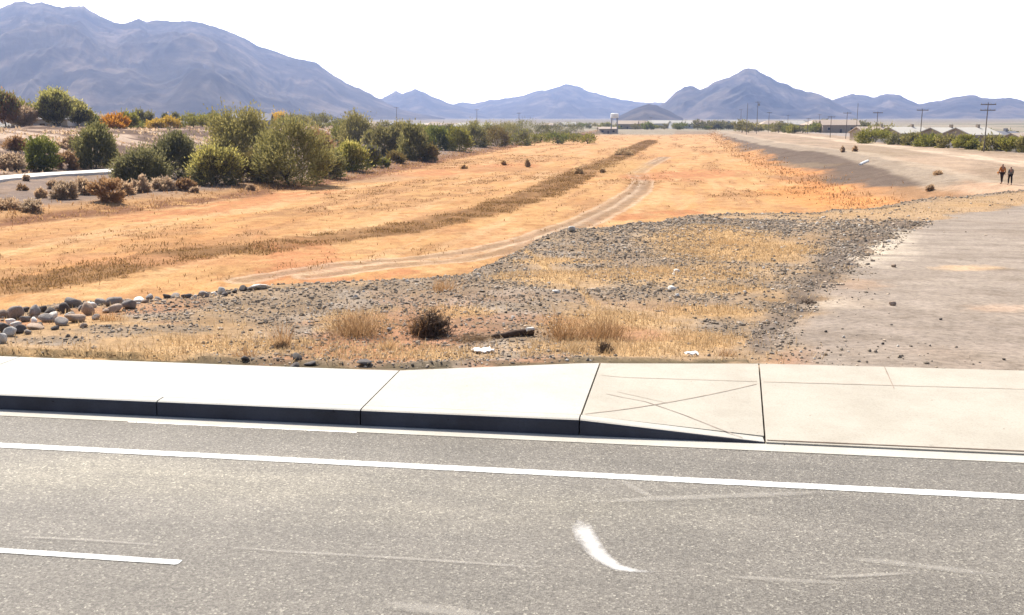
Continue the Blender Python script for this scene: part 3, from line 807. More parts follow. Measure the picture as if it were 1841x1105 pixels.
# the trees and shrubs along the left bank, from the photograph's left to its far end
plant(78, 306, 60, 58, L_GREEN, 'desert_shrub', 'round bright green shrub standing alone behind the pale footpath', 'shrub')
plant(172, 301, 80, 74, L_OLIVE, 'desert_tree', 'airy olive green tree behind the footpath, right of the lone green shrub', 'tree', trunk=.12)
plant(255, 325, 92, 58, L_DARK, 'desert_shrub', 'feathery dark olive shrub where the footpath disappears', 'shrub')
plant(320, 319, 84, 76, L_DARK, 'desert_shrub', 'tall grey green shrub between the feathery dark one and the yellow tipped one', 'shrub')
plant(388, 331, 88, 58, L_DARK, 'flowering_shrub', 'low dark shrub with bright yellow tips at the front of the thicket', 'shrub', ext=L_YELLOW)
plant(452, 325, 74, 50, L_GOLD, 'golden_shrub', 'small golden brown shrub nestled below the largest olive tree', 'shrub')
plant(438, 296, 128, 88, L_OLIVE, 'desert_tree', 'largest broad olive tree rising at the back of the thicket', 'tree', trunk=.1)
plant(520, 331, 138, 108, L_OLIVE, 'desert_tree', 'large drooping olive tree at the right end of the big thicket', 'tree', trunk=.08)
plant(574, 284, 52, 44, L_RUST, 'dry_shrub', 'rust brown half dead shrub behind the drooping olive tree', 'shrub')
plant(594, 319, 54, 48, L_OLIVE, 'desert_shrub', 'small olive shrub just right of the drooping olive tree', 'shrub')
plant(632, 306, 62, 44, L_YGREEN, 'flowering_shrub', 'low yellow green shrub with pale lit tips beside the channel edge', 'shrub', ext=L_YELLOW)
plant(668, 299, 34, 32, L_YGREEN, 'desert_shrub', 'little yellow green shrub at the right of the pale tipped one', 'shrub', ext=L_PALE)
plant(640, 264, 66, 58, L_OLIVE, 'desert_tree', 'domed olive tree standing taller than the middle of the bank row', 'tree', trunk=.1)
plant(698, 281, 62, 54, L_DARK, 'desert_shrub', 'dark greyish shrub right of the domed olive tree', 'shrub')
plant(745, 287, 58, 60, L_OLIVE, 'desert_shrub', 'olive brown shrub between the greyish one and a tan bush', 'shrub')
plant(770, 289, 32, 28, L_GOLD, 'golden_shrub', 'small tan bush at the foot of the olive brown shrub', 'shrub')
plant(787, 270, 50, 42, L_GREEN, 'desert_shrub', 'dense green shrub left of the bright yellowish round one', 'shrub')
plant(826, 271, 46, 38, L_YGREEN, 'desert_shrub', 'rounded yellowish olive shrub in the far half of the bank row', 'shrub')
plant(855, 264, 44, 40, L_OLIVE, 'desert_shrub', 'grey olive shrub behind the rounded yellowish one', 'shrub')
plant(893, 262, 46, 32, L_GOLD, 'golden_shrub', 'low brownish gold shrub in the far half of the bank row', 'shrub')
plant(932, 261, 54, 24, L_YGREEN, 'desert_shrub', 'flat light green shrub left of the dark compact tree', 'shrub', ext=L_PALE)
plant(905, 248, 60, 26, L_OLIVE, 'desert_tree', 'olive tree behind the flat light green shrub', 'tree', trunk=.15)
plant(976, 250, 38, 27, L_DARK, 'desert_tree', 'compact very dark green tree near the far end of the bank row', 'tree', leaf=(.5, .2))
plant(1012, 251, 20, 14, L_OLIVE, 'desert_shrub', 'last small olive shrub at the far end of the bank row', 'shrub')
plant(945, 242, 56, 24, L_OLIVE, 'desert_tree', 'olive tree directly behind the compact dark tree', 'tree', trunk=.15)
plant(1035, 240, 40, 18, L_DARK, 'desert_tree', 'grey green tree beyond the last small shrub of the bank row', 'tree', trunk=.2)
plant(868, 245, 54, 24, L_YGREEN, 'desert_tree', 'light olive tree at the back of the bank row, above the grey olive shrub', 'tree', trunk=.15)
plant(830, 246, 40, 22, L_OLIVE, 'desert_tree', 'hazy olive tree at the back above the rounded yellowish shrub', 'tree', trunk=.15)

# the garden trees by the houses on the berm
def crest_dist(px):
    d = ray(px, 300); d = d[:2] / np.hypot(d[0], d[1]); k = np.linspace(110, 330, 300); z = H(d[0] * k, d[1] * k)
    return float(k[np.argmax((z - CAMH) / k)])
def garden(px, top, wpx, hpx, dist, material, name, label, kind='tree', trunk=.25, lift=.25, ext=None, dens=1.2, cat='tree'):
    if px < 600: dist = crest_dist(px) + (dist - 166) * .45
    d = ray(px, top + hpx); d = d / np.hypot(d[0], d[1]); x, y = d[0] * dist, d[1] * dist
    z = float(H(x, y)); ztop = CAMH + (ray(px, top)[2] / np.hypot(*ray(px, top)[:2])) * dist
    p = np.array([x, y, z]); s = scale_at(p); h = max(ztop - z, hpx / s)
    return plant(px, top + hpx, wpx, h * s, material, name, label, cat, kind, None, dens * hpx / max(h * s, 1), at=p, trunk=trunk, lift=max(lift, 1 - hpx / (h * s)), ext=ext)
garden(12, 178, 44, 58, 172, L_RUST, 'garden_tree', 'brown and russet tree at the left edge above the berm', ext=L_OLIVE)
garden(38, 205, 56, 34, 178, L_BRUSH, 'garden_tree', 'thin brownish tree between the russet tree and the white house')
garden(48, 186, 46, 28, 215, L_YGREEN, 'garden_tree', 'pale green tree rising behind the thin brownish tree')
garden(104, 183, 58, 56, 170, L_DARK, 'garden_tree', 'dark shade tree with a yellow topped crown before the white house', ext=L_YELLOW, dens=1.7)
garden(140, 186, 42, 34, 176, L_DARK, 'garden_tree', 'dark tree touching the right side of the yellow topped shade tree', ext=L_YELLOW)
garden(168, 204, 20, 22, 182, L_GREEN, 'garden_tree', 'small green tree at the right end of the white house')
garden(188, 208, 34, 20, 185, L_BRUSH, 'garden_tree', 'bare brown tree left of the orange bush')
garden(212, 218, 50, 24, 170, L_ORANGE, 'orange_bush', 'vivid orange bush on top of the berm', 'low', 0, .1, cat='bush')
garden(232, 201, 34, 26, 190, L_YGREEN, 'garden_tree', 'light green tree left of the dark square tree')
garden(258, 198, 36, 30, 184, L_DARK, 'garden_tree', 'dark squarish tree between the two orange bushes', dens=1.6)
garden(297, 221, 60, 16, 172, L_AMBER, 'amber_hedge', 'long amber hedge running along the berm top', 'low', 0, .1, dens=2, cat='hedge')
garden(240, 226, 50, 14, 171, L_YGREEN, 'garden_bush', 'low yellow green bush between the orange bush and the amber hedge', 'low', 0, .1, cat='bush')
garden(298, 203, 12, 22, 195, L_DARK, 'slim_tree', 'narrow dark tree behind the left half of the amber hedge')
garden(315, 203, 20, 20, 198, L_DARK, 'slim_tree', 'dark round headed tree behind the right end of the amber hedge')
garden(350, 212, 76, 24, 190, L_YGREEN, 'garden_hedge', 'broad light green hedge right of the amber hedge', 'low', 0, .1, dens=1.5, cat='hedge')
garden(384, 210, 44, 24, 188, L_GREEN, 'garden_tree', 'bright green garden tree left of the largest olive tree')
garden(455, 200, 56, 24, 240, L_PALE, 'pale_tree', 'pale leafless looking tree beside the grey roof above the thicket')
garden(505, 200, 38, 26, 225, L_AMBER, 'amber_tree', 'amber crowned tree standing alone right of the grey roof')
garden(540, 212, 34, 20, 260, L_OLIVE, 'garden_tree', 'hazy green tree right of the amber crowned tree')
garden(575, 210, 44, 22, 280, L_OLIVE, 'garden_tree', 'wide hazy tree behind the rust brown shrub')

# more of the bank row, where it closes into one belt
for a in [(612, 262, 40, 36, L_YGREEN, 'light olive shrub between the rust brown shrub and the domed tree'), (668, 272, 36, 34, L_OLIVE, 'olive shrub tucked between the domed tree and the greyish shrub'), (722, 268, 40, 46, L_OLIVE, 'tall olive shrub behind the gap of the greyish and olive brown shrubs'), (765, 262, 40, 36, L_YGREEN, 'light olive shrub behind the small tan bush'),
          (806, 262, 36, 36, L_DARK, 'dark shrub between the dense green one and the rounded yellowish one'), (845, 252, 44, 30, L_OLIVE, 'olive shrub closing the belt behind the rounded yellowish one'), (880, 256, 36, 30, L_DARK, 'dark green shrub between the grey olive one and the low gold one'), (918, 252, 40, 28, L_OLIVE, 'olive shrub closing the belt above the flat light green one'),
          (955, 256, 30, 16, L_YGREEN, 'low yellowish shrub at the right foot of the flat light green one'), (995, 243, 40, 20, L_DARK, 'dark green shrub behind the last small olive shrub'), (1020, 238, 44, 16, L_OLIVE, 'hazy olive shrub left of the grey green tree'), (710, 292, 40, 18, L_GOLD, 'low gold shrub at the front foot of the greyish shrub'), (690, 300, 22, 16, L_YGREEN, 'last low yellow green shrub before the bare bank'), (610, 300, 36, 30, L_YGREEN, 'yellow green shrub left of the pale lit flowering one')]:
    plant(*a[:5], 'desert_shrub', a[5], 'shrub')

# low dry brush on the grey bank
BR = [(40, 342, 18, 10, 'small round tan brush plant nearest the left edge of the grey bank'), (75, 356, 20, 16, 'tan brush plant below the others at the left of the grey bank'), (118, 357, 42, 32, 'wide clump of pinkish brown dry brush, left one of the two biggest'),
      (150, 350, 40, 26, 'rust tinted dry brush between the two biggest clumps'), (195, 362, 58, 38, 'biggest clump of brown dry brush on the grey bank'), (225, 350, 34, 22, 'dry brush joined to the right of the biggest clump'),
      (252, 346, 30, 28, 'brown brush plant below the feathery dark shrub'), (292, 342, 44, 22, 'dome of pale dry brush in front of the tall grey green shrub'), (332, 341, 36, 18, 'dome of dry brush in front of the low yellow tipped shrub'),
      (48, 325, 12, 10, 'tiny dark brush plant at the front edge of the footpath'), (95, 340, 20, 14, 'small greyish brush plant near the footpath'), (350, 346, 16, 9, 'little dark brush plant right of the pale dry domes'),
      (120, 303, 40, 26, 'tan dry brush between the lone green shrub and the airy tree'), (208, 298, 30, 26, 'rusty dry brush right of the airy olive tree'), (452, 341, 14, 8, 'little dark weed on the bare bank below the golden shrub'),
      (20, 304, 50, 24, 'sprawling tan brush left of the lone green shrub'), (30, 270, 44, 20, 'tan brush halfway up the berm at the left edge'), (130, 268, 50, 18, 'low brown brush on the berm behind the airy olive tree'),
      (10, 375, 50, 16, 'straw coloured brush at the left edge of the picture below the grey bank'), (60, 378, 50, 14, 'straw coloured brush beside the reddish channel edge')]
for i, (px, py, w, h, lab) in enumerate(BR):
    plant(px, py, w, h, L_BRUSH if i % 4 else L_TUFT, 'dry_brush', lab, 'brush', 'low', dens=1.5)
for px, py, w, h, lab in [(835, 303, 12, 6, 'small dry weed in the channel bed near the left bank'), (1040, 312, 18, 10, 'tan weed clump in the middle of the channel bed'), (949, 300, 8, 13, 'upright dry weed standing alone in the channel bed'),
                          (905, 297, 9, 8, 'tiny dry weed left of the upright one'), (1083, 310, 8, 5, 'small dark weed right of the tan clump'), (1120, 278, 34, 9, 'flat dark weed patch far up the channel bed'),
                          (1515, 273, 7, 9, 'small reddish weed on the levee rim, left of the one above the white pipe'), (1537, 272, 7, 9, 'small weed on the levee rim above the white pipe'), (1685, 314, 16, 6, 'dark low weed on the levee slope below the walkers'), (1672, 342, 14, 8, 'brown weed where the levee slope meets the tan flat')]:
    plant(px, py, w, h, L_STRAW if py < 330 and px < 1200 else L_BRUSH, 'dry_weed', lab, 'weed', 'low', dens=.7)

# tufts, dead bushes and twigs on the bank of fill
def tuft(px, py, wpx, hpx, n, material, name, label, cat, up=.9, curl=.6):
    n = int(n * .5)
    p = G(px, py); s = scale_at(p); w, h = wpx / s, hpx / s; rg = np.random.default_rng(int(px + py * 3))
    pos = rg.normal(size=(n, 2)) * w * .19; lean = pos / (w * .5) * .6 + rg.normal(size=(n, 2)) * curl
    hh = h * rg.uniform(.35, 1, n) * np.exp(-(np.linalg.norm(pos, axis=1) / (w * .5)) ** 2 * .5)
    wd = rg.uniform(.0016, .004, n) * (1 + s / 900); V = []; Q = []; val = np.repeat(rg.uniform(0, 1, n), 6)
    a = rg.uniform(0, math.pi, n); sx = np.stack([np.cos(a), np.sin(a)], -1) * wd[:, None]
    pts = []
    for t, ww in ((0, 1), (.55, .8), (1, .15)):
        c = pos + lean * (hh * t * (.4 + t * .6))[:, None] * up; z = hh * t * (1 - .2 * t * np.linalg.norm(lean, axis=1))
        pts += [np.c_[c - sx * ww, z], np.c_[c + sx * ww, z]]
    v = np.stack(pts, 1).reshape(-1, 3); v[:, 2] -= .01; b = np.arange(n)[:, None] * 6
    q = np.concatenate([b + [0, 1, 3, 2], b + [2, 3, 5, 4]])
    me = np_mesh(name, v, q); at = me.attributes.new('leaf', 'FLOAT', 'POINT'); at.data.foreach_set('value', val.astype(np.float32))
    return tag(obj(name, me, material, None, rise(p)), label, cat, kind='thing')
for a in [(640, 603, 120, 72, 900, L_TUFT, 'bunch_grass', 'big fawn grass tuft left of the dark dead bush', 'grass tuft'), (760, 600, 80, 60, 500, L_TUFT, 'bunch_grass', 'fawn grass tuft standing behind the dark dead bush', 'grass tuft'), (1010, 606, 90, 64, 650, L_TUFT, 'bunch_grass', 'fawn grass tuft just right of the white topped log', 'grass tuft'),
          (1085, 608, 100, 66, 750, L_TUFT, 'bunch_grass', 'wide fawn grass tuft at the middle of the gravel bank', 'grass tuft'), (510, 622, 46, 78, 160, L_TUFT, 'bunch_grass', 'thin tall grass tuft standing alone at the left of the gravel bank', 'grass tuft'), (800, 522, 60, 40, 300, L_TUFT, 'bunch_grass', 'grass tuft at the crest of the gravel bank above the channel', 'grass tuft'),
          (195, 576, 64, 24, 300, L_TUFT, 'bunch_grass', 'rusty grass tuft among the boulders', 'grass tuft'), (700, 628, 50, 40, 200, L_STRAW, 'bunch_grass', 'pale grass tuft below the big fawn tuft', 'grass tuft'), (1030, 632, 50, 34, 220, L_STRAW, 'bunch_grass', 'bright straw tuft below the white topped log', 'grass tuft'),
          (1240, 455, 110, 30, 500, L_STRAW, 'bunch_grass', 'straw tuft on the upper gravel bank', 'grass tuft'), (1310, 440, 100, 30, 500, L_STRAW, 'bunch_grass', 'straw tuft near the top right of the gravel bank', 'grass tuft'), (1190, 490, 90, 22, 400, L_STRAW, 'bunch_grass', 'low straw tuft in the middle of the upper gravel bank', 'grass tuft'),
          (1305, 640, 40, 26, 140, L_TUFT, 'bunch_grass', 'small olive brown tuft close to the driveway corner', 'grass tuft'), (440, 640, 60, 26, 200, L_TUFT, 'bunch_grass', 'low brown tuft near the pavement edge on the left', 'grass tuft'), (950, 640, 60, 22, 180, L_STRAW, 'bunch_grass', 'low straw tuft by the pavement edge', 'grass tuft')]:
    tuft(*a)

def twig_bush(px, py, wpx, hpx, n, name, label, cat, material=None):
    p = G(px, py); s = scale_at(p); w, h = wpx / s, hpx / s; rg = np.random.default_rng(int(px)); b = Bag()
    for i in range(n):
        a = rg.uniform(0, 2 * math.pi); e = rg.uniform(.1, 1.3); L = rg.uniform(.5, 1)
        tip = np.array([math.cos(a) * math.cos(e) * w / 2 * L, math.sin(a) * math.cos(e) * w / 2 * L, h * math.sin(e) * L])
        st = rg.normal(size=3) * [w * .1, w * .1, 0]; mid = (st + tip) / 2 + rg.normal(size=3) * h * .12
        b.tube([st, mid, tip], [h * .022, h * .016, h * .006], 4, cap=False)
        for _ in range(5):
            q0 = mid + (tip - mid) * rg.uniform(0, 1); b.tube([q0, q0 + rg.normal(size=3) * h * .16 + [0, 0, .05 * h]], [h * .011, h * .004], 3, cap=False)
    me = b.mesh(name); at = me.attributes.new('leaf', 'FLOAT', 'POINT'); at.data.foreach_set('value', np.repeat(rng.uniform(0, 1, len(me.vertices) // 6 + 1), 6)[:len(me.vertices)].astype(np.float32))
    return tag(obj(name, me, material or L_DEAD, None, rise(p)), label, cat)
twig_bush(778, 603, 92, 50, 210, 'dead_bush', 'dark dead bush lying between the fawn grass tufts', 'dead bush')
twig_bush(1088, 634, 46, 24, 100, 'tumbleweed', 'small dark tangled twig ball near the pavement', 'dead bush')
twig_bush(845, 612, 130, 16, 150, 'brushwood', 'low grey brown brushwood stretching right of the dark dead bush', 'brushwood', L_BRUSH)
twig_bush(505, 626, 40, 16, 60, 'dead_bush', 'little dead bush at the foot of the thin tall grass', 'dead bush')
twig_bush(1455, 546, 44, 12, 60, 'brushwood', 'dark scrap of brushwood at the driveway edge', 'brushwood')

# ------------------------------------------------------------------ rocks
import bmesh
def rock_mesh(name, seed, sub=3, flat=.7):
    bm = bmesh.new(); bmesh.ops.create_icosphere(bm, subdivisions=sub, radius=1)
    rg = np.random.default_rng(seed); pl = rg.normal(size=(9, 3)); pl /= np.linalg.norm(pl, axis=1)[:, None]; dd = rg.uniform(.58, .9, 9)
    for v in bm.verts:
        p = np.array(v.co)
        for a, b in zip(pl, dd):
            k = p @ a
            if k > b: p = p - a * (k - b) * .9
        p = p * (1 + .22 * (fbm(p[0] * 2 + 9 + seed, p[1] * 2 + p[2] * 3, 3, seed) - .5))
        v.co = p * [1.12, .9, flat]
    me = bpy.data.meshes.new(name); bm.to_mesh(me); bm.free()
    me.polygons.foreach_set('use_smooth', [True] * len(me.polygons)); return me
def rockmat(name, base, rnd=.25):
    return simple(name, base, .22, 7, .85, .25, .03, rnd=rnd)
M_RGREY, M_RTAN, M_RDARK, M_RPALE = rockmat('grey_stone', (.25, .225, .205)), rockmat('tan_stone', (.36, .275, .21)), rockmat('dark_stone', (.1, .088, .082)), rockmat('pale_stone', (.66, .63, .57))
RM = {}
def boulder(px, py, wpx, hpx, m, label, name='boulder', cat='boulder', group=None, ry=None):
    p = G(px, py)
    while p[2] < -2.2 and py > 390: py += 2; p = G(px, py)
    s = scale_at(p); i = int(px * 3 + py) % 6
    if (i, m.name) not in RM:
        me = rock_mesh('boulder', i + 1, 3, .8); me.materials.append(m); RM[(i, m.name)] = me
    o = link(bpy.data.objects.new(name, RM[(i, m.name)])); w, h = wpx / s, hpx / s
    w *= 1.02; h *= 1.02; o.scale = (w / 2.1, w / 2.1 * random.uniform(.75, 1.0), h / 1.45); o.location = rise(p, h * .36); o.rotation_euler = (random.uniform(-.25, .25), random.uniform(-.3, .3), random.uniform(0, 6.28))
    return tag(o, label, cat, group)
BO = [(30, 572, 34, 28, M_RGREY, 'big grey boulder near the left edge, highest of the left heap'), (8, 571, 20, 16, M_RTAN, 'tan boulder at the left picture edge beside the big grey one'), (64, 569, 24, 24, M_RGREY, 'upright grey boulder right of the big left one'),
      (62, 581, 17, 13, M_RPALE, 'pale small boulder below the upright grey one'), (90, 568, 28, 18, M_RDARK, 'dark flat boulder behind the middle of the heap'), (118, 562, 26, 20, M_RDARK, 'dark boulder under the leaning grey slab'), (131, 552, 34, 20, M_RGREY, 'leaning grey slab boulder at the top of the heap'),
      (85, 578, 30, 16, M_RGREY, 'grey boulder in the front centre of the heap'), (112, 584, 30, 15, M_RGREY, 'rounded grey boulder in the front row of the heap'), (96, 573, 22, 14, M_RPALE, 'pale boulder wedged in the middle of the heap'), (138, 578, 36, 17, M_RTAN, 'tan flat boulder at the right end of the heap front'), (160, 565, 28, 28, M_RTAN, 'tall tan boulder beside the rusty grass'),
      (180, 548, 20, 14, M_RGREY, 'grey boulder behind the tall tan boulder'), (203, 549, 36, 18, M_RGREY, 'wide grey boulder behind the rusty grass'), (205, 560, 30, 14, M_RTAN, 'smooth tan boulder touching the rusty grass'), (232, 554, 38, 17, M_RGREY, 'long grey boulder right of the rusty grass'), (250, 543, 24, 10, M_RPALE, 'pale boulder behind the long grey one'),
      (8, 597, 26, 20, M_RDARK, 'dark boulder at the left edge in the front row'), (18, 604, 24, 18, M_RPALE, 'whitish boulder in front of the dark one at left'), (3, 617, 22, 22, M_RPALE, 'white boulder cut by the left picture edge'), (36, 598, 24, 16, M_RDARK, 'dark boulder second in the front row'), (50, 600, 14, 9, M_RGREY, 'small grey boulder right of the dark front ones'), (64, 591, 34, 10, M_RTAN, 'low brownish boulder half buried in front'),
      (270, 538, 22, 11, M_RGREY, 'grey boulder right of the long one, starting the sparse row'), (300, 536, 16, 9, M_RDARK, 'small dark boulder in the sparse row, beside a flat slab'), (316, 533, 26, 10, M_RGREY, 'flat slab boulder in the sparse row'), (336, 536, 20, 10, M_RDARK, 'dark boulder right of the flat slab'), (352, 535, 9, 7, M_RPALE, 'tiny pale stone in the sparse row'), (367, 534, 18, 13, M_RGREY, 'roundish grey boulder alone in the sparse row'),
      (398, 528, 16, 15, M_RPALE, 'pale topped boulder near the right of the sparse row'), (404, 532, 14, 9, M_RDARK, 'dark boulder at the foot of the pale topped one'), (422, 526, 12, 7, M_RDARK, 'small dark boulder right of the pale topped one'), (438, 522, 22, 10, M_RDARK, 'dark boulder before the last flat slab'), (468, 518, 40, 9, M_RPALE, 'long pale slab ending the boulder row'), (452, 521, 20, 8, M_RGREY, 'grey boulder under the long pale slab'),
      (1028, 416, 18, 12, M_RPALE, 'white stone standing on the gravel crest'), (535, 646, 27, 13, M_RDARK, 'blackish stone near the pavement, largest of the black group'), (530, 660, 25, 8, M_RDARK, 'flat black stone at the pavement edge'), (558, 656, 24, 7, M_RDARK, 'thin black stone right of the flat one'), (655, 654, 27, 7, M_RDARK, 'black stone lying apart by the pavement edge'),
      (440, 648, 18, 8, M_RDARK, 'small black stone on the straw near the left pavement'), (1000, 526, 16, 6, M_RPALE, 'white flat stone in the gravel, middle of the bank'), (1216, 491, 13, 9, M_RPALE, 'cream stone on the upper straw patch'), (1208, 521, 16, 9, M_RPALE, 'cream stone below the upper straw patch'), (1218, 534, 9, 8, M_RPALE, 'small cream stone just below another cream one'),
      (1607, 480, 12, 7, M_RTAN, 'reddish stone on the driveway, farther one'), (1605, 549, 14, 9, M_RTAN, 'reddish stone on the driveway, nearer one')]
for k, (px, py, w_, h_) in enumerate([(46, 578, 20, 12), (20, 582, 18, 11), (76, 560, 20, 12), (104, 558, 22, 12), (148, 558, 18, 12), (126, 572, 22, 13), (72, 588, 18, 10), (150, 588, 20, 9), (172, 574, 18, 10), (30, 588, 20, 12), (100, 592, 18, 8), (190, 562, 18, 9), (218, 546, 20, 10), (165, 552, 18, 11), (44, 560, 18, 10), (262, 544, 14, 7), (284, 539, 14, 7), (385, 531, 14, 8)]):
    boulder(px, py, w_, h_, (M_RGREY, M_RPALE, M_RDARK, M_RTAN)[k % 4], ('small grey', 'small pale', 'small dark', 'small tan')[k % 4] + ' filler stone wedged between the bigger boulders of the left heap', 'filler_stone', 'stone', ('grey', 'pale', 'dark', 'tan')[k % 4] + ' filler stones between the boulders')
for b in BO: boulder(*b)
for k, (px, py, sz) in enumerate([(1485, 597, 6), (1517, 607, 6), (1587, 619, 6), (1691, 575, 6), (1672, 622, 5), (1805, 647, 6), (1690, 700, 8), (1590, 712, 8), (1530, 680, 5), (1430, 762, 5), (1410, 803, 7), (1495, 797, 6), (1188, 686, 8), (1740, 700, 5)]):
    boulder(px, py, sz, sz * .7, M_RDARK if k not in (1,) else M_RPALE, 'dark pebble scattered on the driveway and its concrete apron' if k != 1 else 'single white pebble on the dirt driveway', 'pebble', 'pebble', 'pebbles on the driveway' if k != 1 else None)

# gravel: thousands of stones on the bank of fill
def scatter(weight, dens_cap, vmin, vmax, n, seed):
    rg = np.random.default_rng(seed); x, y, z = LAND['x'], LAND['y'], LAND['z']
    w = weight[:-1, :-1] * np.hypot(x[:-1, :-1], y[:-1, :-1])
    ar = np.abs((x[1:, :-1] - x[:-1, :-1]) * (y[:-1, 1:] - y[:-1, :-1]) - (y[1:, :-1] - y[:-1, :-1]) * (x[:-1, 1:] - x[:-1, :-1]))
    d2 = (x ** 2 + y ** 2)[:-1, :-1]
    p = (weight[:-1, :-1] * ar / (d2 ** .62)).ravel(); p /= p.sum(); c = rg.choice(len(p), n, p=p)
    nr, na = x.shape; i, j = c // (na - 1), c % (na - 1); a = rg.uniform(0, 1, n); b = rg.uniform(0, 1, n)
    f = lambda A: A[i, j] * (1 - a) * (1 - b) + A[i + 1, j] * a * (1 - b) + A[i, j + 1] * (1 - a) * b + A[i + 1, j + 1] * a * b
    return np.stack([f(x), f(y), f(z)], -1), rg
FRONT = np.abs(np.arctan2(LAND['x'], LAND['y'])) < R(33)
okv = (LAND['v'] > vback(LAND['u']) + .12) & LAND['plat'] & FRONT
wg = okv * (LAND['g'] ** 1.6 * 1.0 + .035 * (1 - LAND['drv']) + .0008 * LAND['drv'])
pos, rg = scatter(wg, 0, 0, 0, 46000, 301)
bm = bmesh.new(); bmesh.ops.create_icosphere(bm, subdivisions=1, radius=1); bm.verts.ensure_lookup_table()
ico = np.array([v.co[:] for v in bm.verts]); icf = np.array([[v.index for v in f.verts] for f in bm.faces]); bm.free()
bm = bmesh.new(); bmesh.ops.create_icosphere(bm, subdivisions=1, radius=1); bm.free()
n = len(pos); dist = np.hypot(pos[:, 0], pos[:, 1])
size = np.clip(rg.lognormal(0, .45, n), .4, 2.6) * np.clip(.005 + dist * .00060, .008, .038)
sh = ico[None] * rg.uniform(.65, 1.3, (n, 1, 3)) * (1 + rg.normal(size=(n, len(ico), 1)) * .16)
ang = rg.uniform(0, 6.28, n); ca, sa = np.cos(ang)[:, None], np.sin(ang)[:, None]
sx = sh[..., 0] * ca - sh[..., 1] * sa; sy = sh[..., 0] * sa + sh[..., 1] * ca
V = np.stack([sx, sy, sh[..., 2] * .75], -1) * size[:, None, None] + pos[:, None, :] + np.array([0, 0, 1]) * (size * .3)[:, None, None]
me = np_mesh('gravel', V.reshape(-1, 3), (icf[None] + (np.arange(n) * len(ico))[:, None, None]).reshape(-1, 3), False)
tone = rg.uniform(.55, 1.5, n)[:, None] * np.where(rg.uniform(0, 1, (n, 1)) < .32, np.array([[.36, .285, .21]]), np.array([[.2, .165, .128]])); tone = np.where(rg.uniform(0, 1, (n, 1)) < .05, [[.5, .46, .4]], tone)
color_attr(me, 'Col', np.repeat(tone, len(ico), 0))
def attr_mat(name):
    m, nt, b = mat(name); at = N(nt, 'ShaderNodeAttribute', attribute_name='Col'); c = mixc(nt, 'MULTIPLY', 1, at.outputs['Color'], ramp(nt, noise(nt, 40, 3), [(.3, g3(.8)), (.7, g3(1.2))]))
    nt.links.new(c, b.inputs['Base Color']); return m
tag(obj('gravel', me, attr_mat('gravel_stone')), kind='stuff')

def blades(name, pos, rg, h0, h1, wd, material, flat=.5):
    n = len(pos); a = rg.uniform(0, 6.28, n); el = np.abs(rg.normal(size=n)) * flat; L = rg.uniform(h0, h1, n)
    d = np.stack([np.cos(a) * np.sin(el), np.sin(a) * np.sin(el), np.cos(el)], -1); sd = np.stack([-np.sin(a + rg.normal(size=n)), np.cos(a), np.zeros(n)], -1)
    W = (wd * rg.uniform(.6, 1.4, n) * (1 + np.hypot(pos[:, 0], pos[:, 1]) / 14))[:, None]
    top = pos + d * L[:, None]; bend = pos + d * L[:, None] * .55 + np.array([0, 0, .06]) * L[:, None]
    v = np.stack([pos - sd * W, pos + sd * W, bend + sd * W * .8, bend - sd * W * .8, top], 1).reshape(-1, 3); b = np.arange(n)[:, None] * 5
    me = np_mesh(name, v, [b + [3, 2, 4], b + [0, 1, 2, 3]])
    at = me.attributes.new('leaf', 'FLOAT', 'POINT'); at.data.foreach_set('value', np.repeat(rg.uniform(0, 1, n), 5).astype(np.float32))
    return tag(obj(name, me, material), kind='stuff')
pos, rg = scatter(okv * (LAND['w'] * 1.0 + .16 * (1 - LAND['drv']) * (1 - LAND['g'] * .7)), 0, 0, 0, 80000, 303)
blades('dry_grass', pos, rg, .025, .12, .0021, L_STRAW, 1.6)
pos, rg = scatter(FRONT * ((LAND['sw'] + .006 * (LAND['v'] < 75) * (LAND['z'] < -3.8)) * np.clip(fbm(LAND['x'] / 2.2, LAND['y'] / 2.2, 4, 305) * 2.6 - .75, .02, 1) ** 1.5), 0, 0, 0, 40000, 305)
wb = FRONT * LAND['berm'] * np.clip(fbm(LAND['x'] / 4, LAND['y'] / 6, 4, 307) * 4 - 1.7, .03, 1) ** 1.5
pt, rgt = scatter(FRONT * LAND['toe'] * np.clip(fbm(LAND['x'] / 2.5, LAND['y'] / 2.5, 4, 309) * 3 - 1, .02, 1), 0, 0, 0, 16000, 309)
blades('bank_grass', pt, rgt, .08, .4, .006, L_TUFT, .9)
pb, rgb = scatter(wb, 0, 0, 0, 16000, 307)
blades('berm_scrub', pb, rgb, .25, .7, .012, L_BRUSH, .9)
blades('channel_grass', pos, rg, .04, .2, .0045, L_SWALE, 1.1)
# ------------------------------------------------------------------ odds and ends on the bank
M_WOOD = simple('rotten_wood', (.085, .055, .04), .4, 14, bumpd=.02); M_CUT = simple('bleached_wood', (.72, .68, .6), .1, 20)
M_PAPER = simple('white_paper', (.8, .79, .76), .06, 30); M_PIPE = simple('white_pipe', (.78, .77, .73), .08, 6, .5, .4)
pa, pb = G(884, 609), G(958, 601)
s = scale_at(pb); r_ = 7 / s; root = empty('log', rise(pa)); b = Bag(); dv = pb - pa; k = np.linspace(0, 1, 12)
pts = dv * k[:, None] + np.c_[np.zeros(12), (fbm(k * 4, k * 0, 3, 9) - .5) * .1, r_ * (.5 + .45 * k)]
b.tube(pts, r_ * (.45 + .55 * k ** .5) * (.85 + .3 * fbm(k * 6, k * 0, 2, 4)), 12); obj('trunk', b.mesh('trunk', True), M_WOOD, root)
b = Bag(); b.tube([pts[-1] - dv * .16 + [0, 0, r_ * .7], pts[-1] + dv * .01 + [0, -.01, r_ * .62]], [r_ * .5, r_ * .62], 10); obj('bleached_end', b.mesh('bleached_end', True), M_CUT, root)
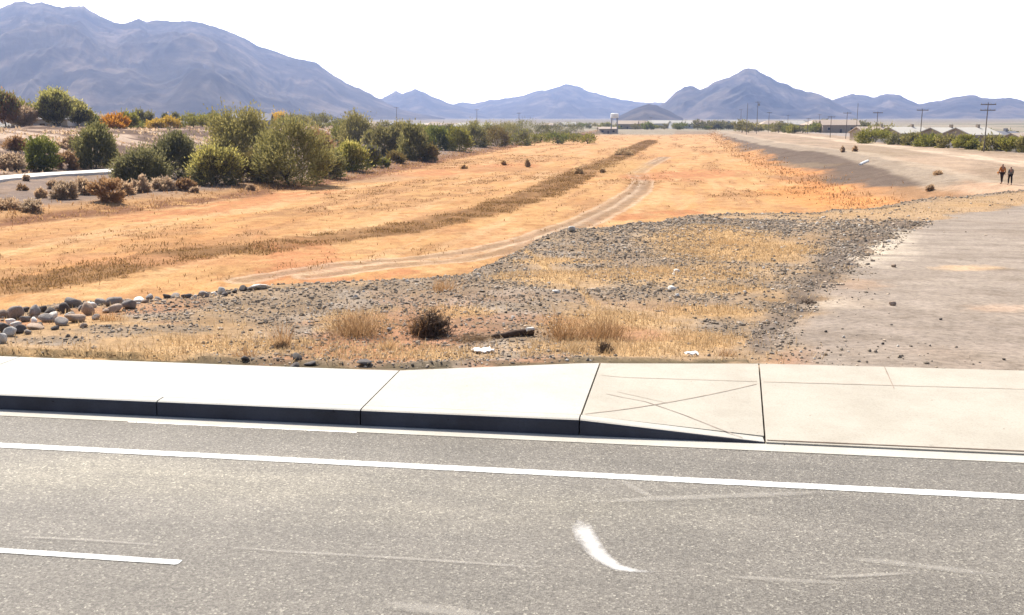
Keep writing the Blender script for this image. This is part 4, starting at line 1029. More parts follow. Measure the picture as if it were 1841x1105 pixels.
tag(root, 'dark fallen log with a bleached white end lying in the dry grass', 'log')

def crumple(px, py, wpx, hpx, name, label, cat, m):
    p = G(px, py); s = scale_at(p); w, h = wpx / s, hpx / s; rg = np.random.default_rng(int(px)); n = 9
    U, V_ = np.meshgrid(np.linspace(-.5, .5, n), np.linspace(-.5, .5, n)); z = fbm(U * 5 + px, V_ * 5, 3, int(py)) * h * 1.5 + .01
    v = np.stack([U * w + rg.normal(size=U.shape) * w * .03, V_ * w * .75, z], -1).reshape(-1, 3); I = np.arange(n * n).reshape(n, n)
    q = np.stack([I[:-1, :-1], I[:-1, 1:], I[1:, 1:], I[1:, :-1]], -1).reshape(-1, 4); v2 = v - [0, 0, .012]
    b = Bag(); b.add(v, q); b.add(v2, q[:, ::-1]); e = np.concatenate([I[0], I[1:, -1], I[-1, -2::-1], I[-2:0:-1, 0]]); ne = len(e)
    b.add(np.vstack([v[e], v2[e]]), [[j, ne + j, ne + (j + 1) % ne, (j + 1) % ne] for j in range(ne)])
    o = obj(name, b.mesh(name, True), m, None, rise(p)); o.rotation_euler = (0, 0, rg.uniform(0, 3)); return tag(o, label, cat)
crumple(1243, 641, 22, 8, 'crumpled_paper', 'crumpled white paper by the pavement near the driveway corner', 'litter', M_PAPER)
crumple(868, 634, 34, 7, 'crumpled_paper', 'torn pale paper scrap lying below the dark brushwood', 'litter', M_PAPER)
crumple(700, 596, 12, 6, 'crumpled_paper', 'bluish grey scrap at the right of the big fawn tuft', 'litter', simple('grey_plastic', (.22, .24, .27), .1, 9, .5))
pa, pb = G(1546, 297), G(1560, 291); b = Bag(); b.tube([pa + [0, 0, .12], (pa + pb) / 2 + [0, 0, .15], pb + [0, 0, .15]], [.19, .2, .2], 14)
o = tag(obj('pipe', b.mesh('pipe', True), M_PIPE), 'short white pipe lying on the bare levee slope', 'pipe')

# footpath beyond the grey bank
pp = [G(x, y) for x, y in [(-60, 331), (0, 323), (50, 318.5), (100, 315), (150, 312.5), (205, 309), (235, 307.5)]]
pc = np.array([p[:2] for p in pp]); kk = np.linspace(0, len(pc) - 1, 60); cx_ = np.interp(kk, range(len(pc)), pc[:, 0]); cy_ = np.interp(kk, range(len(pc)), pc[:, 1])
for _ in range(6): cx_[1:-1] = (cx_[:-2] + 2 * cx_[1:-1] + cx_[2:]) / 4; cy_[1:-1] = (cy_[:-2] + 2 * cy_[1:-1] + cy_[2:]) / 4
t = np.stack([np.gradient(cx_), np.gradient(cy_)], -1); t /= np.linalg.norm(t, axis=1)[:, None]; nrm = np.stack([-t[:, 1], t[:, 0]], -1); zc = H(cx_, cy_)
for _ in range(20): zc[1:-1] = (zc[:-2] + 2 * zc[1:-1] + zc[2:]) / 4
b = Bag(); rows = []
for off, dz in ((-1.9, -.5), (-1.8, .22), (1.8, .34), (1.9, -.5)): rows.append(np.c_[cx_ + nrm[:, 0] * off, cy_ + nrm[:, 1] * off, zc + dz])
v = np.concatenate(rows); I = np.arange(len(v)).reshape(4, -1); b.add(v, np.stack([I[:-1, 1:], I[:-1, :-1], I[1:, :-1], I[1:, 1:]], -1).reshape(-1, 4))
tag(obj('footpath', b.mesh('footpath'), concrete('path_concrete', (.62, .58, .52), .08)), kind='structure')

# ------------------------------------------------------------------ poles
M_POLE = simple('weathered_pole', (.15, .13, .115), .3, 5); M_STEEL = simple('dull_steel', (.2, .2, .2), .15, 6, .5, .5); M_INS = simple('porcelain', (.35, .33, .3), .1, 8, .3, .5)
def on_bearing(px, dist):
    d = ray(px, 300); d = d[:2] / np.hypot(d[0], d[1]); x, y = d * dist; return np.array([x, y, float(H(x, y))])
def z_at(px, py, dist): d = ray(px, py); return CAMH + d[2] / np.hypot(d[0], d[1]) * dist
def pole(px, top, dist, label, arm=1, can=False, cat='utility pole', group=None):
    p = on_bearing(px, dist); h = max(z_at(px, top, dist) - p[2], 4); o = empty('utility_pole', rise(p), R(random.uniform(-8, 14) - 10))
    b = Bag(); rr = .075 + dist * .00009; b.tube([[0, 0, -.4], [0, 0, h * .5], [0, 0, h]], [rr * 1.15, rr, rr * .75], 9); obj('pole', b.mesh('pole', True), M_POLE, o)
    for i in range(arm):
        z = h - .35 - i * 1.0; b = Bag(); b.box((0, -rr - .06, z), (2.5, .12, .16)); a = obj('crossarm', b.mesh('crossarm'), M_POLE, o)
        b = Bag()
        for xx in (-1.15, -.4, .4, 1.15): b.tube([[xx, -rr - .06, z + .07], [xx, -rr - .06, z + .22], [xx, -rr - .06, z + .3]], [.03, .07, .04], 7)
        obj('insulators', b.mesh('insulators', True), M_INS, a)
    if can:
        b = Bag(); b.tube([[.45 + rr, 0, h - 2.0], [.45 + rr, 0, h - .9]], [.34, .34], 12); b.box((rr + .1, 0, h - 1.4), (.3, .1, .1)); obj('transformer', b.mesh('transformer', True), M_STEEL, o)
    return tag(o, label, cat, group)
PG = 'utility poles along the far side of the levee'
pole(1766, 184, 192, 'tallest wooden pole with two crossarms, above the two walkers', 2, group=PG)
pole(1650, 195, 240, 'wooden pole left of the bright white roofs, second largest in the row', 1, group=PG)
pole(1571, 200, 268, 'wooden pole above the left end of the grey wall, third from the right', 1, group=PG)
pole(1517, 201, 330, 'wooden pole just right of the slender one, fourth from the right', 1, group=PG)
pole(1489, 208, 350, 'shorter wooden pole left of the fourth one, fifth in the row from the right', 1, group=PG)
pole(1535, 185, 420, 'tall slim pole between the third and fourth poles of the row', 0, group=PG)
pole(1339, 185, 430, 'bare tall pole in front of the pyramid shaped mountain, left of the transformer pole', 0, group=PG)
pole(1357, 182, 470, 'tall pole with a dark transformer can, before the pyramid shaped mountain', 1, True, group=PG)
pole(1378, 201, 520, 'short distant pole right of the transformer pole', 1, group=PG)
pole(1448, 212, 480, 'faint distant pole midway between the transformer pole and the fifth one', 1, group=PG)
for px, top, d, lab in [(1328, 196, 640, 'faint thin pole left of the bare tall pole'), (1412, 206, 620, 'faint thin pole between the short distant pole and the next faint one'), (1468, 205, 600, 'faint thin pole left of the fifth pole of the row'), (715, 192, 520, 'hazy pole beyond the middle of the bank row, under the left saddle of the hills'), (858, 196, 560, 'hazy pole above the far half of the bank row'), (933, 202, 520, 'dark short pole above the flat light green shrub'), (1168, 210, 700, 'faint pole right of the white elevated tank')]:
    pole(px, top, d, lab, 1)

# ------------------------------------------------------------------ houses
M_WHITE = simple('white_wall', (.5, .5, .5), .06, 2); M_TANW = simple('tan_stucco', (.36, .29, .22), .1, 2); M_GREYW = simple('grey_stucco', (.28, .27, .27), .1, 2)
M_ROOFW = simple('white_roofing', (.47, .44, .385), .06, 1.5); M_ROOFG = simple('grey_roofing', (.2, .2, .22), .15, 1.5); M_ROOFT = simple('tan_roofing', (.4, .32, .25), .12, 1.5); M_GLASS = simple('window_glass', (.03, .035, .045), .1, 1, .15, .6); M_DOOR = simple('door_paint', (.12, .1, .09), .1, 3)
def house(px, dist, w, d, hw, hr, rz, wall, roof, label, cat='house', group=None, hip=False, dz=0.):
    if px < 200: dist = crest_dist(px) + (dist - 166) * .45
    p = on_bearing(px, dist); o = empty('house', rise(p, dz - .2), rz); ov = .5
    b = Bag(); b.box((0, 0, hw / 2), (w, d, hw))
    if not hip:
        for sx in (-1, 1): b.add([[sx * w / 2, -d / 2, hw], [sx * w / 2, d / 2, hw], [sx * w / 2, 0, hw + hr]], [[0, 1, 2] if sx > 0 else [0, 2, 1]])
    obj('wall', b.mesh('wall'), wall, o)
    b = Bag(); L, D = w / 2 + ov, d / 2 + ov; k = L - D if hip and L > D else (L if not hip else .2); sl = hr / (d / 2); e = hw - ov * sl; th = .18
    for z in (0, th):
        v = np.array([[-L, -D, e], [L, -D, e], [L, D, e], [-L, D, e], [-k, 0, hw + hr], [k, 0, hw + hr]]) + [0, 0, z + .03]
        b.add(v, [[0, 1, 5, 4], [2, 3, 4, 5]])
        if hip: b.add(v, [[1, 2, 5], [3, 0, 4]])
        if z == 0: v0_ = v
    for i, j in ((0, 1), (1, 2), (2, 3), (3, 0)) if hip else ((0, 1), (1, 5), (5, 2), (2, 3), (3, 4), (4, 0)): b.add(np.array([v0_[i], v0_[j], v[j], v[i]]), [[0, 1, 2, 3]])
    rf = obj('roof', b.mesh('roof'), roof, o)
    if dist < 330:
        b = Bag(); b.box((w * .22, 0, hw + hr + .3), (.7, .7, 1.2)); obj('chimney', b.mesh('chimney'), wall, rf)
    for i, xx in enumerate((-.32, .3)):
        b = Bag(); b.box((xx * w, -d / 2 - .03, hw * .55), (1.5, .1, 1.2)); wn = obj('window', b.mesh('window'), M_GLASS, o)
        b = Bag()
        for fx, fz, sx, sz in ((0, .65, 1.7, .1), (0, -.65, 1.7, .1), (-.8, 0, .1, 1.2), (.8, 0, .1, 1.2)): b.box((xx * w + fx, -d / 2 - .06, hw * .55 + fz), (sx, .12, sz))
        obj('frame', b.mesh('frame'), M_WHITE, wn)
    b = Bag(); b.box((0, -d / 2 - .03, 1.05), (1.0, .1, 2.1)); obj('door', b.mesh('door'), M_DOOR, o)
    return tag(o, label, cat, group)
house(92, 205, 10, 8, 3.0, 1.4, R(12), M_WHITE, M_ROOFG, 'low white house half hidden by the yellow topped shade tree', dz=-.5)
house(152, 208, 6, 9, 3.0, 1.9, R(80), M_WHITE, M_ROOFG, 'white gabled house end right of the yellow topped shade tree', dz=-.3)
house(452, 262, 11, 8, 3.4, 1.6, R(8), M_GREYW, M_ROOFG, 'grey roofed house peeping over the largest olive tree')
FH = [(505, 330, 'T', 'tan house hidden behind the amber crowned tree'), (600, 420, 'W', 'pale house behind the rust brown shrub, far off'), (665, 380, 'T', 'tan roofed house right of the domed olive tree'), (700, 430, 'W', 'white roofed house above the dark greyish shrub'), (725, 360, 'G', 'long grey roof above the olive brown shrub'), (752, 450, 'W', 'bright white roofed house above the small tan bush'),
      (783, 400, 'T', 'tan roofed house above the dense green shrub'), (806, 470, 'T', 'far tan house right of the dense green shrub'), (837, 430, 'W', 'pale gabled house above the rounded yellowish shrub'), (872, 520, 'W', 'small white roofed house in the haze above the far bank row'), (986, 620, 'T', 'tan house in the haze above the compact dark tree'), (1020, 680, 'W', 'pale house left of the white elevated tank')]
for i, (px, d, c, lab) in enumerate(FH): house(px, d * 1.4, 12 + i % 3 * 2, 9, 3.2, 1.9 + .3 * (i % 2), R(-20 + 37 * i % 60), {'T': M_TANW, 'W': M_WHITE, 'G': M_GREYW}[c], {'T': M_ROOFT, 'W': M_ROOFW, 'G': M_ROOFG}[c], lab, hip=i % 2 == 0, dz=-.9)
for i, (px, d, c, lab) in enumerate([(1128, 760, 'T', 'broad tan building right of the white elevated tank'), (1150, 780, 'T', 'dark sided tan building just left of the faint pole'), (1186, 820, 'W', 'pale house in the distance at the foot of the small dark hill'), (1205, 840, 'W', 'white roofed house below the right foot of the small dark hill'), (1222, 800, 'W', 'brightest small white house left of the far dark tree clump'), (1242, 850, 'T', 'tan house far off between white house and dark tree clump'),
                                        (1322, 800, 'W', 'pale house left of the bare tall pole'), (1384, 700, 'T', 'tan house right of the short distant pole'), (1420, 690, 'W', 'pale house in the trees left of the faint distant pole'), (1465, 560, 'T', 'tan house in the trees right of the faint distant pole'), (1503, 520, 'T', 'tan house between the fifth and fourth poles of the row')]):
    house(px, d, 15 + i % 3 * 3, 10, 4.2, 2.4, R(-15 + 31 * i % 50), {'T': M_TANW, 'W': M_WHITE}[c], {'T': M_ROOFT, 'W': M_ROOFW}[c], lab, hip=i % 2 == 1)
for i, (px, d, c, rz, w, lab) in enumerate([(1566, 300, 'T', 12, 13, 'pinkish roofed house right of the third pole'), (1622, 285, 'W', 24, 14, 'pale roofed house behind the dark blue car'), (1693, 262, 'W', 30, 13, 'white roofed house, left one of the pair with the brightest roofs'), (1740, 255, 'W', 28, 13, 'white roofed house, right one of the pair, beside the tallest pole'), (1790, 262, 'G', 26, 13, 'grey roofed house right of the tallest pole'), (1838, 250, 'T', 30, 13, 'tan roofed house cut by the right picture edge')]):
    house(px, d, w * .8, 8, 2.5, 1.5, R(rz), M_GREYW if c == 'G' else M_TANW, {'T': M_ROOFT, 'W': M_ROOFW, 'G': M_ROOFG}[c], lab)

# grey block wall, hedges and a car before those houses
wp = [on_bearing(px, d) for px, d in [(1545, 292), (1600, 262), (1660, 236), (1720, 218), (1790, 202), (1880, 186), (1990, 170)]]
b = Bag()
for a, c in zip(wp[:-1], wp[1:]):
    m_ = (a + c) / 2; L = np.hypot(*(c - a)[:2]); b.box((m_[0], m_[1], m_[2] + .45), (L - .42, .2, 1.5), 0, math.atan2((c - a)[1], (c - a)[0])); b.box((m_[0], m_[1], m_[2] + 1.24), (L - .42, .3, .08), 0, math.atan2((c - a)[1], (c - a)[0]))
for a in wp: b.box((a[0], a[1], a[2] + .5), (.4, .4, 1.7))
tag(obj('block_wall', b.mesh('block_wall'), simple('grey_block', (.16, .15, .145), .12, 3)), 'low grey block wall running behind the right hand utility poles', 'wall')
def far_bush(px, top, wpx, hpx, dist, m, name, label, cat, kind='low', trunk=0, group=None): return garden(px, top, wpx, hpx, dist, m, name, label, kind, trunk, .05, None, 1.3, cat)
for px, top, w, h, d, m, lab in [(1568, 233, 60, 15, 270, L_YGREEN, 'yellowish hedge below the pinkish roof'), (1612, 243, 36, 12, 258, L_DARK, 'dark hedge piece beside the dark blue car'), (1640, 241, 34, 15, 250, L_OLIVE, 'olive hedge piece right of the dark blue car'), (1668, 244, 44, 14, 240, L_YGREEN, 'yellow green hedge piece below the left bright roof'), (1704, 246, 36, 13, 228, L_OLIVE, 'olive hedge piece between the two bright roofs'),
                              (1738, 245, 40, 17, 220, L_YGREEN, 'bright yellow green bush below the right bright roof'), (1784, 245, 42, 17, 212, L_OLIVE, 'rusty olive bush right of the tallest pole'), (1818, 246, 36, 18, 206, L_YGREEN, 'olive yellow bush in front of the tan roof at the right edge'), (1852, 245, 40, 18, 202, L_OLIVE, 'olive bush cut by the right picture edge')]:
    far_bush(px, top, w * 1.15, h, d - 12, m, 'hedge_bush', lab, 'bush')
M_CAR = simple('dark_blue_paint', (.02, .03, .07), .05, 2, .3, .6); M_TYRE = simple('tyre_rubber', (.015, .015, .015), .1, 6)
p = on_bearing(1618, 252); o = empty('parked_car', rise(p), R(12)); b = Bag()
prof = [(-2.2, .45), (-2.2, .8), (-1.9, .92), (-1.3, .97), (-.75, 1.42), (.75, 1.45), (1.45, 1.0), (2.1, .9), (2.2, .6), (2.15, .42)]
pv = np.array([[x, y, z] for y in (-.85, .85) for x, z in prof]); n_ = len(prof); b.add(pv, [[i, (i + 1) % n_, n_ + (i + 1) % n_, n_ + i] for i in range(n_)])
for s_ in (0, n_): b.add(pv[s_:s_ + n_], [[0, 1, 8, 9], [1, 2, 7, 8], [2, 3, 6, 7], [3, 4, 5, 6]])
obj('body', b.mesh('body'), M_CAR, o)
for y in (-.862, .862):
    b = Bag(); b.add([[-1.05, y, 1.0], [1.2, y, 1.0], [.7, y, 1.36], [-.7, y, 1.34]], [[0, 1, 2, 3]]); obj('window', b.mesh('window'), M_GLASS, o)
    for x in (-1.4, 1.4): b = Bag(); b.tube([[x, y - .1, .33], [x, y + .1, .33]], [.33, .33], 14); obj('wheel', b.mesh('wheel', False), M_TYRE, o)
tag(o, 'dark blue car parked behind the hedge and grey wall', 'car')

# white tank on legs
p = on_bearing(1103, 640); zt = z_at(1103, 203, 640); o = empty('elevated_tank', rise(p)); ht_ = zt - p[2]
b = Bag(); b.tube([[0, 0, ht_ - 3.2], [0, 0, ht_ - 2.9], [0, 0, ht_ - .6], [0, 0, ht_]], [2.0, 2.7, 2.7, 1.9], 20); obj('tank', b.mesh('tank'), simple('white_tank_paint', (.85, .85, .83), .03, 1), o)
for sx in (-1, 1):
    for sy in (-1, 1): b = Bag(); b.tube([[sx * 2.2, sy * 2.2, -.3], [sx * 1.7, sy * 1.7, ht_ - 3.0]], [.2, .18], 7); obj('leg', b.mesh('leg'), M_STEEL, o)
tag(o, 'white elevated tank shining above the far end of the channel', 'water tank')
house(1090, 655, 12, 9, 3.4, 1.2, R(5), M_TANW, M_ROOFT, 'low tan shed below the white elevated tank', 'shed')

# trees of the far settlement: a few kinds, copied
protos = []
for i, (m, hh, ww) in enumerate([(L_OLIVE, 5, 7), (L_DARK, 6, 6), (L_GREEN, 4.5, 7), (L_YGREEN, 4, 6), (L_DARK, 3.2, 7)]):
    me, c = crown_mesh('crown', 900 + i, ww, ww, hh, 420, (.9, .4), 'tree', .15); me.materials.append(m)
    tm = limb_mesh('trunk', 900 + i, c, hh, .16, hh * .25, 4); tm.materials.append(M_BARK); protos.append((me, tm))
rg = np.random.default_rng(77)
BANDS = [(585, 1060, 330, 620, 34, 'small hazy tree among the roofs beyond the left bank row', 'trees among the far roofs on the left'), (1040, 1330, 700, 960, 34, 'tiny tree in the dark line at the far end of the channel', 'trees at the far end of the channel'),
         (1250, 1310, 720, 760, 8, 'tree of the dark clump left of the bare tall pole', 'dark clump beyond the levee'), (1330, 1560, 480, 780, 40, 'small hazy tree between the poles beyond the levee', 'trees between the far poles'), (1560, 1860, 300, 520, 36, 'small tree behind the bright roofs at the right', 'trees behind the roofs on the right'), (400, 600, 330, 520, 16, 'small hazy tree behind the thicket and the amber crowned tree', 'trees behind the thicket')]
for x0, x1, d0, d1, n, lab, grp in BANDS:
    for k in range(n):
        px = x0 + (x1 - x0) * (k + rg.uniform(.1, .9)) / n; p = on_bearing(px, rg.uniform(d0, d1)); i = int(rg.integers(0, 5)) if 'clump' not in lab else 1; s_ = rg.uniform(.55, 1.15) * (1.05 if d0 > 400 else .8)
        o = empty('far_tree', rise(p, -.1), rg.uniform(0, 6), (s_ * rg.uniform(1.1, 2.0), s_, s_)); tag(o, lab, 'tree', grp)
        for nm, me in (('crown', protos[i][0]), ('trunk', protos[i][1])):
            c = link(bpy.data.objects.new(nm, me)); c.parent = o

# ------------------------------------------------------------------ the two walkers
M_SKIN = simple('skin', (.33, .19, .13), .08, 9, .6); M_HAIR2 = simple('dark_hair', (.02, .015, .012), .2, 20)
def skin(name, pts, edges, mat_, parent=None, root=0, loc=None, sub=1):
    me = bpy.data.meshes.new(name); me.from_pydata([p[:3] for p in pts], edges, []); o = link(bpy.data.objects.new(name, me)); me.materials.append(mat_)
    md = o.modifiers.new('Skin', 'SKIN'); md.use_smooth_shade = True
    sv = me.skin_vertices[0].data
    for i, p in enumerate(pts): sv[i].radius = (p[3], p[4] if len(p) > 4 else p[3]); sv[i].use_root = i == root
    sd = o.modifiers.new('Subdivision', 'SUBSURF'); sd.levels = sub; sd.render_levels = sub
    if parent: o.parent = parent
    return o
def person(px, py, top, rz, shirt, trousers, label, swing, bag=None):
    p = G(px, py); s = scale_at(p); ht = (py - top) / s; k = ht / 1.72
    P_ = []; E = []
    def v(x, y, z, r, r2=None, to=None):
        P_.append((x * k, y * k, z * k, r * k, (r2 or r) * k))
        if to is not None: E.append((to, len(P_) - 1))
        return len(P_) - 1
    pel = v(0, 0, .95, .15, .11); wa = v(0, 0, 1.1, .13, .1, pel); ch = v(0, -.01, 1.3, .16, .11, wa); ne = v(0, 0, 1.46, .06, None, ch); hd = v(0, .02, 1.53, .075, .08, ne); h2 = v(0, .03, 1.61, .085, .1, hd); v(0, .01, 1.68, .06, .07, h2)
    nose = v(0, .12, 1.58, .012, None, h2)
    legs, arms = [], []
    for sx in (-1, 1):
        f = sx * swing; hip = v(sx * .09, 0, .9, .095, None, pel); kn = v(sx * .1, f * .13, .5, .06, None, hip); an = v(sx * .1, f * .16 - .05, .1, .04, None, kn); toe = v(sx * .115, f * .16 + .12, .035, .035, None, an); legs.append((hip, kn, an, toe))
        sh = v(sx * .18, 0, 1.4, .06, None, ch); el = v(sx * .24, -f * .06 - .02, 1.13, .042, None, sh); wr = v(sx * .25, -f * .12 + .05, .88, .028, None, el); pm = v(sx * .25, -f * .13 + .06, .81, .03, .018, wr); arms.append((sh, el, wr))
        for j, (dy, L) in enumerate(((-.028, .06), (-.01, .075), (.01, .08), (.028, .07))): kn1 = v(sx * .25, -f * .13 + .06 + dy, .77, .009, None, pm); v(sx * .245, -f * .13 + .07 + dy, .77 - L * .8, .008, None, kn1)
        v(sx * .225, -f * .13 + .1, .79, .01, None, pm)
    body = skin('person', P_, E, M_SKIN); body.location = rise(p, .01); body.rotation_euler = (0, 0, rz)
    g = lambda i, e=1.18, dz=0: (P_[i][0], P_[i][1], P_[i][2] + dz, P_[i][3] * e, P_[i][4] * e)
    skin('shirt', [g(wa, 1.2, -.05 * k), g(ch, 1.15), g(ne, 1.2, -.04 * k), g(arms[0][0], 1.25), g(arms[0][1], 1.3), g(arms[0][2], 1.4, .06), g(arms[1][0], 1.25), g(arms[1][1], 1.3), g(arms[1][2], 1.4, .06), g(pel, 1.15, .03)], [(9, 0), (0, 1), (1, 2), (1, 3), (3, 4), (4, 5), (1, 6), (6, 7), (7, 8)], shirt, body)
    skin('trousers', [g(pel, 1.14), g(legs[0][0], 1.15), g(legs[0][1], 1.35), g(legs[0][2], 1.6, .03), g(legs[1][0], 1.15), g(legs[1][1], 1.35), g(legs[1][2], 1.6, .03)], [(0, 1), (1, 2), (2, 3), (0, 4), (4, 5), (5, 6)], trousers, body)
    for l in legs: skin('shoe', [g(l[2], 1.2, -.04 * k), g(l[3], 1.3)], [(0, 1)], M_TYRE, body)
    b = (P_[h2][0], P_[h2][1] - .02 * k, P_[h2][2] + .03 * k, .098 * k, .098 * k); skin('hair', [b, (b[0], b[1] - .03 * k, b[2] - .1 * k, .07 * k, .06 * k)], [(0, 1)], M_HAIR2, body)
    tag(body, label, 'person')
    if bag:
        o = skin('shoulder_bag', [(-.3 * k, .0, .98 * k, .12 * k, .1 * k), (-.46 * k, 0, .9 * k, .17 * k, .12 * k)], [(0, 1)], bag); o.location = rise(p, .01); o.rotation_euler = (0, 0, rz)
        b = Bag(); b.tube(np.array([[-.32, .02, 1.05], [-.2, .1, 1.25], [.02, .13, 1.36], [.14, .07, 1.45]]) * k, .018 * k, 6); obj('strap', b.mesh('strap', True), bag, o)
        tag(o, 'orange brown bag slung at the hip of the left walker', 'bag')
person(1800, 330, 294, R(8), simple('orange_cloth', (.42, .15, .035), .15, 9), simple('brown_black_cloth', (.035, .022, .018), .2, 9), 'person in an orange top and dark trousers walking on the levee, left of the pair', .8, simple('orange_bag_cloth', (.45, .19, .06), .15, 9))
person(1815, 332, 299, R(-6), simple('grey_cloth', (.16, .145, .125), .15, 9), simple('black_cloth', (.012, .01, .01), .2, 9), 'person in a grey top and black trousers walking on the levee, right of the pair', -.7)

# ------------------------------------------------------------------ mountains
def mountain_material():
    m, nt, b = mat('mountain_rock')
    n = noise(nt, .006, 8, .62); n2 = noise(nt, .03, 6, .65); n3 = noise(nt, .0016, 4, .6)
    c = ramp(nt, n, [(.36, (.024, .021, .022)), (.5, (.05, .042, .037)), (.64, (.14, .11, .085))])
    c = mixc(nt, 'MULTIPLY', 1, c, ramp(nt, n2, [(.3, g3(.7)), (.7, g3(1.3))])); c = mixc(nt, 'MULTIPLY', 1, c, ramp(nt, n3, [(.3, (.9, .9, .8)), (.7, (1.15, 1.1, 1.1))]))
    nt.links.new(c, b.inputs['Base Color']); b.inputs['Specular IOR Level'].default_value = .05; b.inputs['Roughness'].default_value = 1
    return m
M_MTN = mountain_material()
def mountain(name, sil, D, W, seed, basey=213.5, amp=.34, label=None):
    sil = np.array(sil, float); px = np.linspace(sil[0, 0], sil[-1, 0], int(max(90, (sil[-1, 0] - sil[0, 0]) * .9)))
    py = np.interp(px, sil[:, 0], sil[:, 1]); py = py + (fbm(px / 9, px * 0, 3, seed) - .5) * np.clip((basey - py) / 30, 0, 1) * 3.0
    dirs = np.array([ray(a, b) for a, b in zip(px, py)]); hl = np.hypot(dirs[:, 0], dirs[:, 1]); el = dirs[:, 2] / hl; az = np.arctan2(dirs[:, 0], dirs[:, 1])
    eb = ray(920, basey); eb = eb[2] / np.hypot(eb[0], eb[1])
    Dr = D * (1 + .10 * (fbm(px / 120, px * 0, 3, seed + 3) - .5)); zr = CAMH + el * Dr
    nf, nb = 170, 30; fr = np.concatenate([np.linspace(0, 1, nf), 1 + np.linspace(0, 1, nb + 1)[1:]])
    f = fr[:, None]; hg = np.maximum(zr - (CAMH + eb * Dr), 2.); sm = hg.copy()
    for _ in range(240): sm[1:-1] = (sm[:-2] + 2 * sm[1:-1] + sm[2:]) / 4
    kf = np.clip((f - .55) / .45, 0, 1) ** 2.2; hgt = sm[None] * (1 - kf) + hg[None] * kf
    Wd = (W * (.45 + .55 * sm[None] / sm.max())); r = np.where(f <= 1, Dr - Wd * (1 - f), Dr + Wd * .9 * (f - 1))
    x = r * np.sin(az)[None]; y = r * np.cos(az)[None]; L = W * .42
    ac = az[None] * D + (fbm(x / L, y / L, 3, seed + 5) - .5) * L * .9; al = r * .38; rid = ridged(ac / L, al / L, 5, seed + 7) - .52; rid2 = ridged(ac / (L * .3), al / (L * .3), 5, seed + 9) - .5
    sh = np.where(f <= 1, f ** 1.25, np.clip(2 - f, 0, 1) ** 1.4); en = np.sin(np.pi * np.clip(f, 0, 1)) ** .8 * (f <= 1) + .5 * np.sin(np.pi * np.clip(f - 1, 0, 1)) * (f > 1)
    zb = CAMH + eb * r - 6; z = zb + (hgt + 6) * np.clip(sh + en * (amp * 1.7 * rid + amp * .75 * rid2), 0, 1.2)
    lim = CAMH + r * (el[None] - .0006 - (el[None] - eb) * .035 * np.clip(1 - f, 0, 1)); lim = lim - hgt * .16 * np.clip((1 - f) * 9, 0, 1) * ridged(x / (L * .16), y / (L * .16), 4, seed + 13); z = np.where(f < .995, np.minimum(z, np.maximum(lim, zb)), z); z = np.where((f > 1.001), np.minimum(z, CAMH + r * (el[None] - .002)), z)
    z[0] = -6; z[-1] = -6; z = np.maximum(z, -6); V = np.stack([x, y, z], -1).reshape(-1, 3); I = np.arange(len(V)).reshape(x.shape)
    me = np_mesh(name, V, np.stack([I[:-1, :-1], I[:-1, 1:], I[1:, 1:], I[1:, :-1]], -1).reshape(-1, 4)[:, ::-1], True)
    o = tag(obj(name, me, M_MTN), kind='structure'); return o
mountain('mountain', [(-260, 90), (-180, 50), (-120, 40), (-60, 30), (-20, 22), (0, 15), (12, 10), (25, 4), (45, 1), (58, 7), (75, 3), (92, 8), (112, 13), (128, 11), (150, 10), (165, 20), (182, 29), (205, 39), (225, 42), (238, 37), (250, 32), (263, 39), (278, 35), (310, 38), (345, 37), (365, 41), (400, 52), (440, 68), (462, 82), (490, 90), (520, 102), (568, 111), (585, 125), (620, 147), (660, 165), (688, 181), (720, 196), (760, 206), (800, 212)], 4300, 1900, 11)
mountain('mountain', [(600, 206), (640, 194), (688, 175), (702, 168), (712, 163), (724, 168), (746, 160), (762, 165), (775, 173), (795, 180), (812, 187), (830, 192), (870, 202), (900, 210)], 6000, 1200, 23)
mountain('mountain', [(760, 208), (800, 194), (818, 186), (832, 184), (852, 187), (880, 179), (910, 177), (940, 171), (962, 163), (985, 161), (1005, 154), (1018, 151), (1040, 155), (1055, 163), (1075, 168), (1100, 175), (1120, 179), (1150, 183), (1190, 184), (1240, 195), (1290, 208)], 6800, 1500, 37)
mountain('hill', [(1098, 212), (1115, 207), (1130, 200), (1150, 191), (1166, 187), (1180, 189), (1200, 197), (1215, 206), (1228, 212)], 3000, 500, 41)
mountain('mountain', [(1130, 210), (1170, 196), (1196, 184), (1215, 165), (1230, 156), (1246, 155), (1258, 160), (1272, 156), (1285, 147), (1310, 139), (1326, 131), (1338, 124), (1347, 122), (1360, 125), (1380, 136), (1400, 147), (1416, 151), (1426, 158), (1445, 163), (1468, 168), (1490, 176), (1515, 192), (1550, 206)], 4600, 1000, 53)
mountain('mountain', [(1440, 200), (1480, 184), (1505, 177), (1520, 171), (1533, 168), (1560, 172), (1573, 175), (1585, 170), (1602, 168), (1618, 171), (1635, 180), (1652, 187), (1672, 184), (1690, 181), (1720, 173), (1750, 170), (1768, 176), (1785, 177), (1815, 175), (1841, 181), (1880, 186), (1930, 180), (1990, 195), (2050, 208)], 5600, 1200, 67)

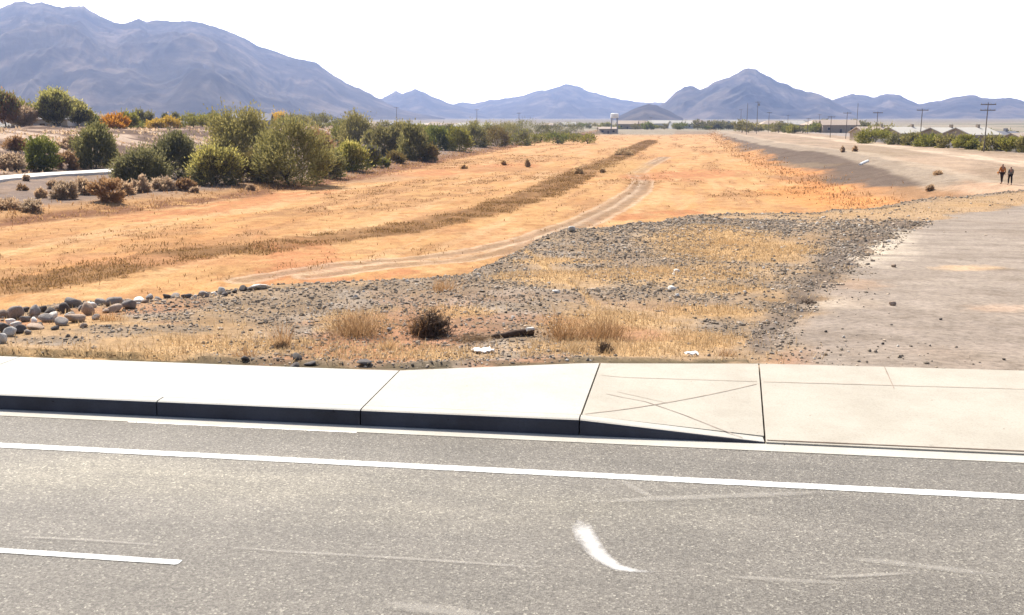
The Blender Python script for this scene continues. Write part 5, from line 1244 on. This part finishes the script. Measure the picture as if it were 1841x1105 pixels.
# ------------------------------------------------------------------ air, sky, sun and camera
AIR = dict(density=1.22e-4, color=(.46, .6, 1.0), aniso=.3)
b = Bag(); b.box((0, 4700, 350), (21000, 10600, 716)); me = b.mesh('haze')
m = bpy.data.materials.new('air'); m.use_nodes = True; nt = m.node_tree; nt.nodes.clear(); out = nt.nodes.new('ShaderNodeOutputMaterial'); pv = nt.nodes.new('ShaderNodeVolumePrincipled')
pv.inputs['Density'].default_value = AIR['density']; pv.inputs['Color'].default_value = (*AIR['color'], 1); pv.inputs['Anisotropy'].default_value = AIR['aniso']
nt.links.new(pv.outputs[0], out.inputs['Volume']); tag(obj('haze', me, m), kind='stuff')

w = bpy.data.worlds.new('World'); sc.world = w; w.use_nodes = True; nt = w.node_tree; bg = nt.nodes['Background']
sky = nt.nodes.new('ShaderNodeTexSky'); sky.sky_type = 'NISHITA'; sky.sun_disc = False; sky.sun_elevation = SUN_EL; sky.sun_rotation = SUN_AZ; sky.altitude = 300; sky.air_density = 1.0; sky.dust_density = 4.0; sky.ozone_density = 1.0
bg.inputs['Strength'].default_value = .075
geo = nt.nodes.new('ShaderNodeTexCoord'); sx = nt.nodes.new('ShaderNodeSeparateXYZ'); nt.links.new(geo.outputs['Generated'], sx.inputs[0])      # bright dust veil low in the sky on the sun's side
lo = nt.nodes.new('ShaderNodeMapRange'); lo.interpolation_type = 'SMOOTHSTEP'; lo.inputs['From Min'].default_value = .42; lo.inputs['From Max'].default_value = .05; nt.links.new(sx.outputs[2], lo.inputs['Value'])
fw = nt.nodes.new('ShaderNodeMapRange'); fw.interpolation_type = 'SMOOTHSTEP'; fw.inputs['From Min'].default_value = -.1; fw.inputs['From Max'].default_value = .7; nt.links.new(sx.outputs[1], fw.inputs['Value'])
mu = nt.nodes.new('ShaderNodeMath'); mu.operation = 'MULTIPLY'; nt.links.new(lo.outputs[0], mu.inputs[0]); nt.links.new(fw.outputs[0], mu.inputs[1])
mx = nt.nodes.new('ShaderNodeMix'); mx.data_type = 'RGBA'; mx.blend_type = 'ADD'; nt.links.new(mu.outputs[0], mx.inputs['Factor']); nt.links.new(sky.outputs[0], mx.inputs[6]); mx.inputs[7].default_value = (25, 23.6, 21.8, 1)
nt.links.new(mx.outputs[2], bg.inputs['Color'])
sd = bpy.data.lights.new('sun', 'SUN'); sd.energy = 4.2; sd.angle = R(.55); sd.color = (1, .94, .85); so = link(bpy.data.objects.new('sun', sd))
dirv = Vector((math.sin(SUN_AZ) * math.cos(SUN_EL), math.cos(SUN_AZ) * math.cos(SUN_EL), math.sin(SUN_EL))); so.rotation_euler = dirv.to_track_quat('Z', 'Y').to_euler(); so.location = (-20, 30, 60)
cd = bpy.data.cameras.new('camera'); cam = link(bpy.data.objects.new('camera', cd)); cam.location = (0, 0, CAMH); cam.rotation_euler = (math.pi / 2 - TH, 0, 0)
cd.sensor_width = 36; cd.lens = 36 * F / 1841; cd.clip_start = .1; cd.clip_end = 30000; sc.camera = cam
sc.view_settings.view_transform = 'Standard'; sc.view_settings.look = 'None'; sc.view_settings.exposure = 1.1; sc.view_settings.gamma = 1
cy = sc.cycles; cy.use_denoising = True; cy.max_bounces = 6; cy.diffuse_bounces = 2; cy.glossy_bounces = 2; cy.transmission_bounces = 4; cy.volume_bounces = 0; cy.transparent_max_bounces = 8
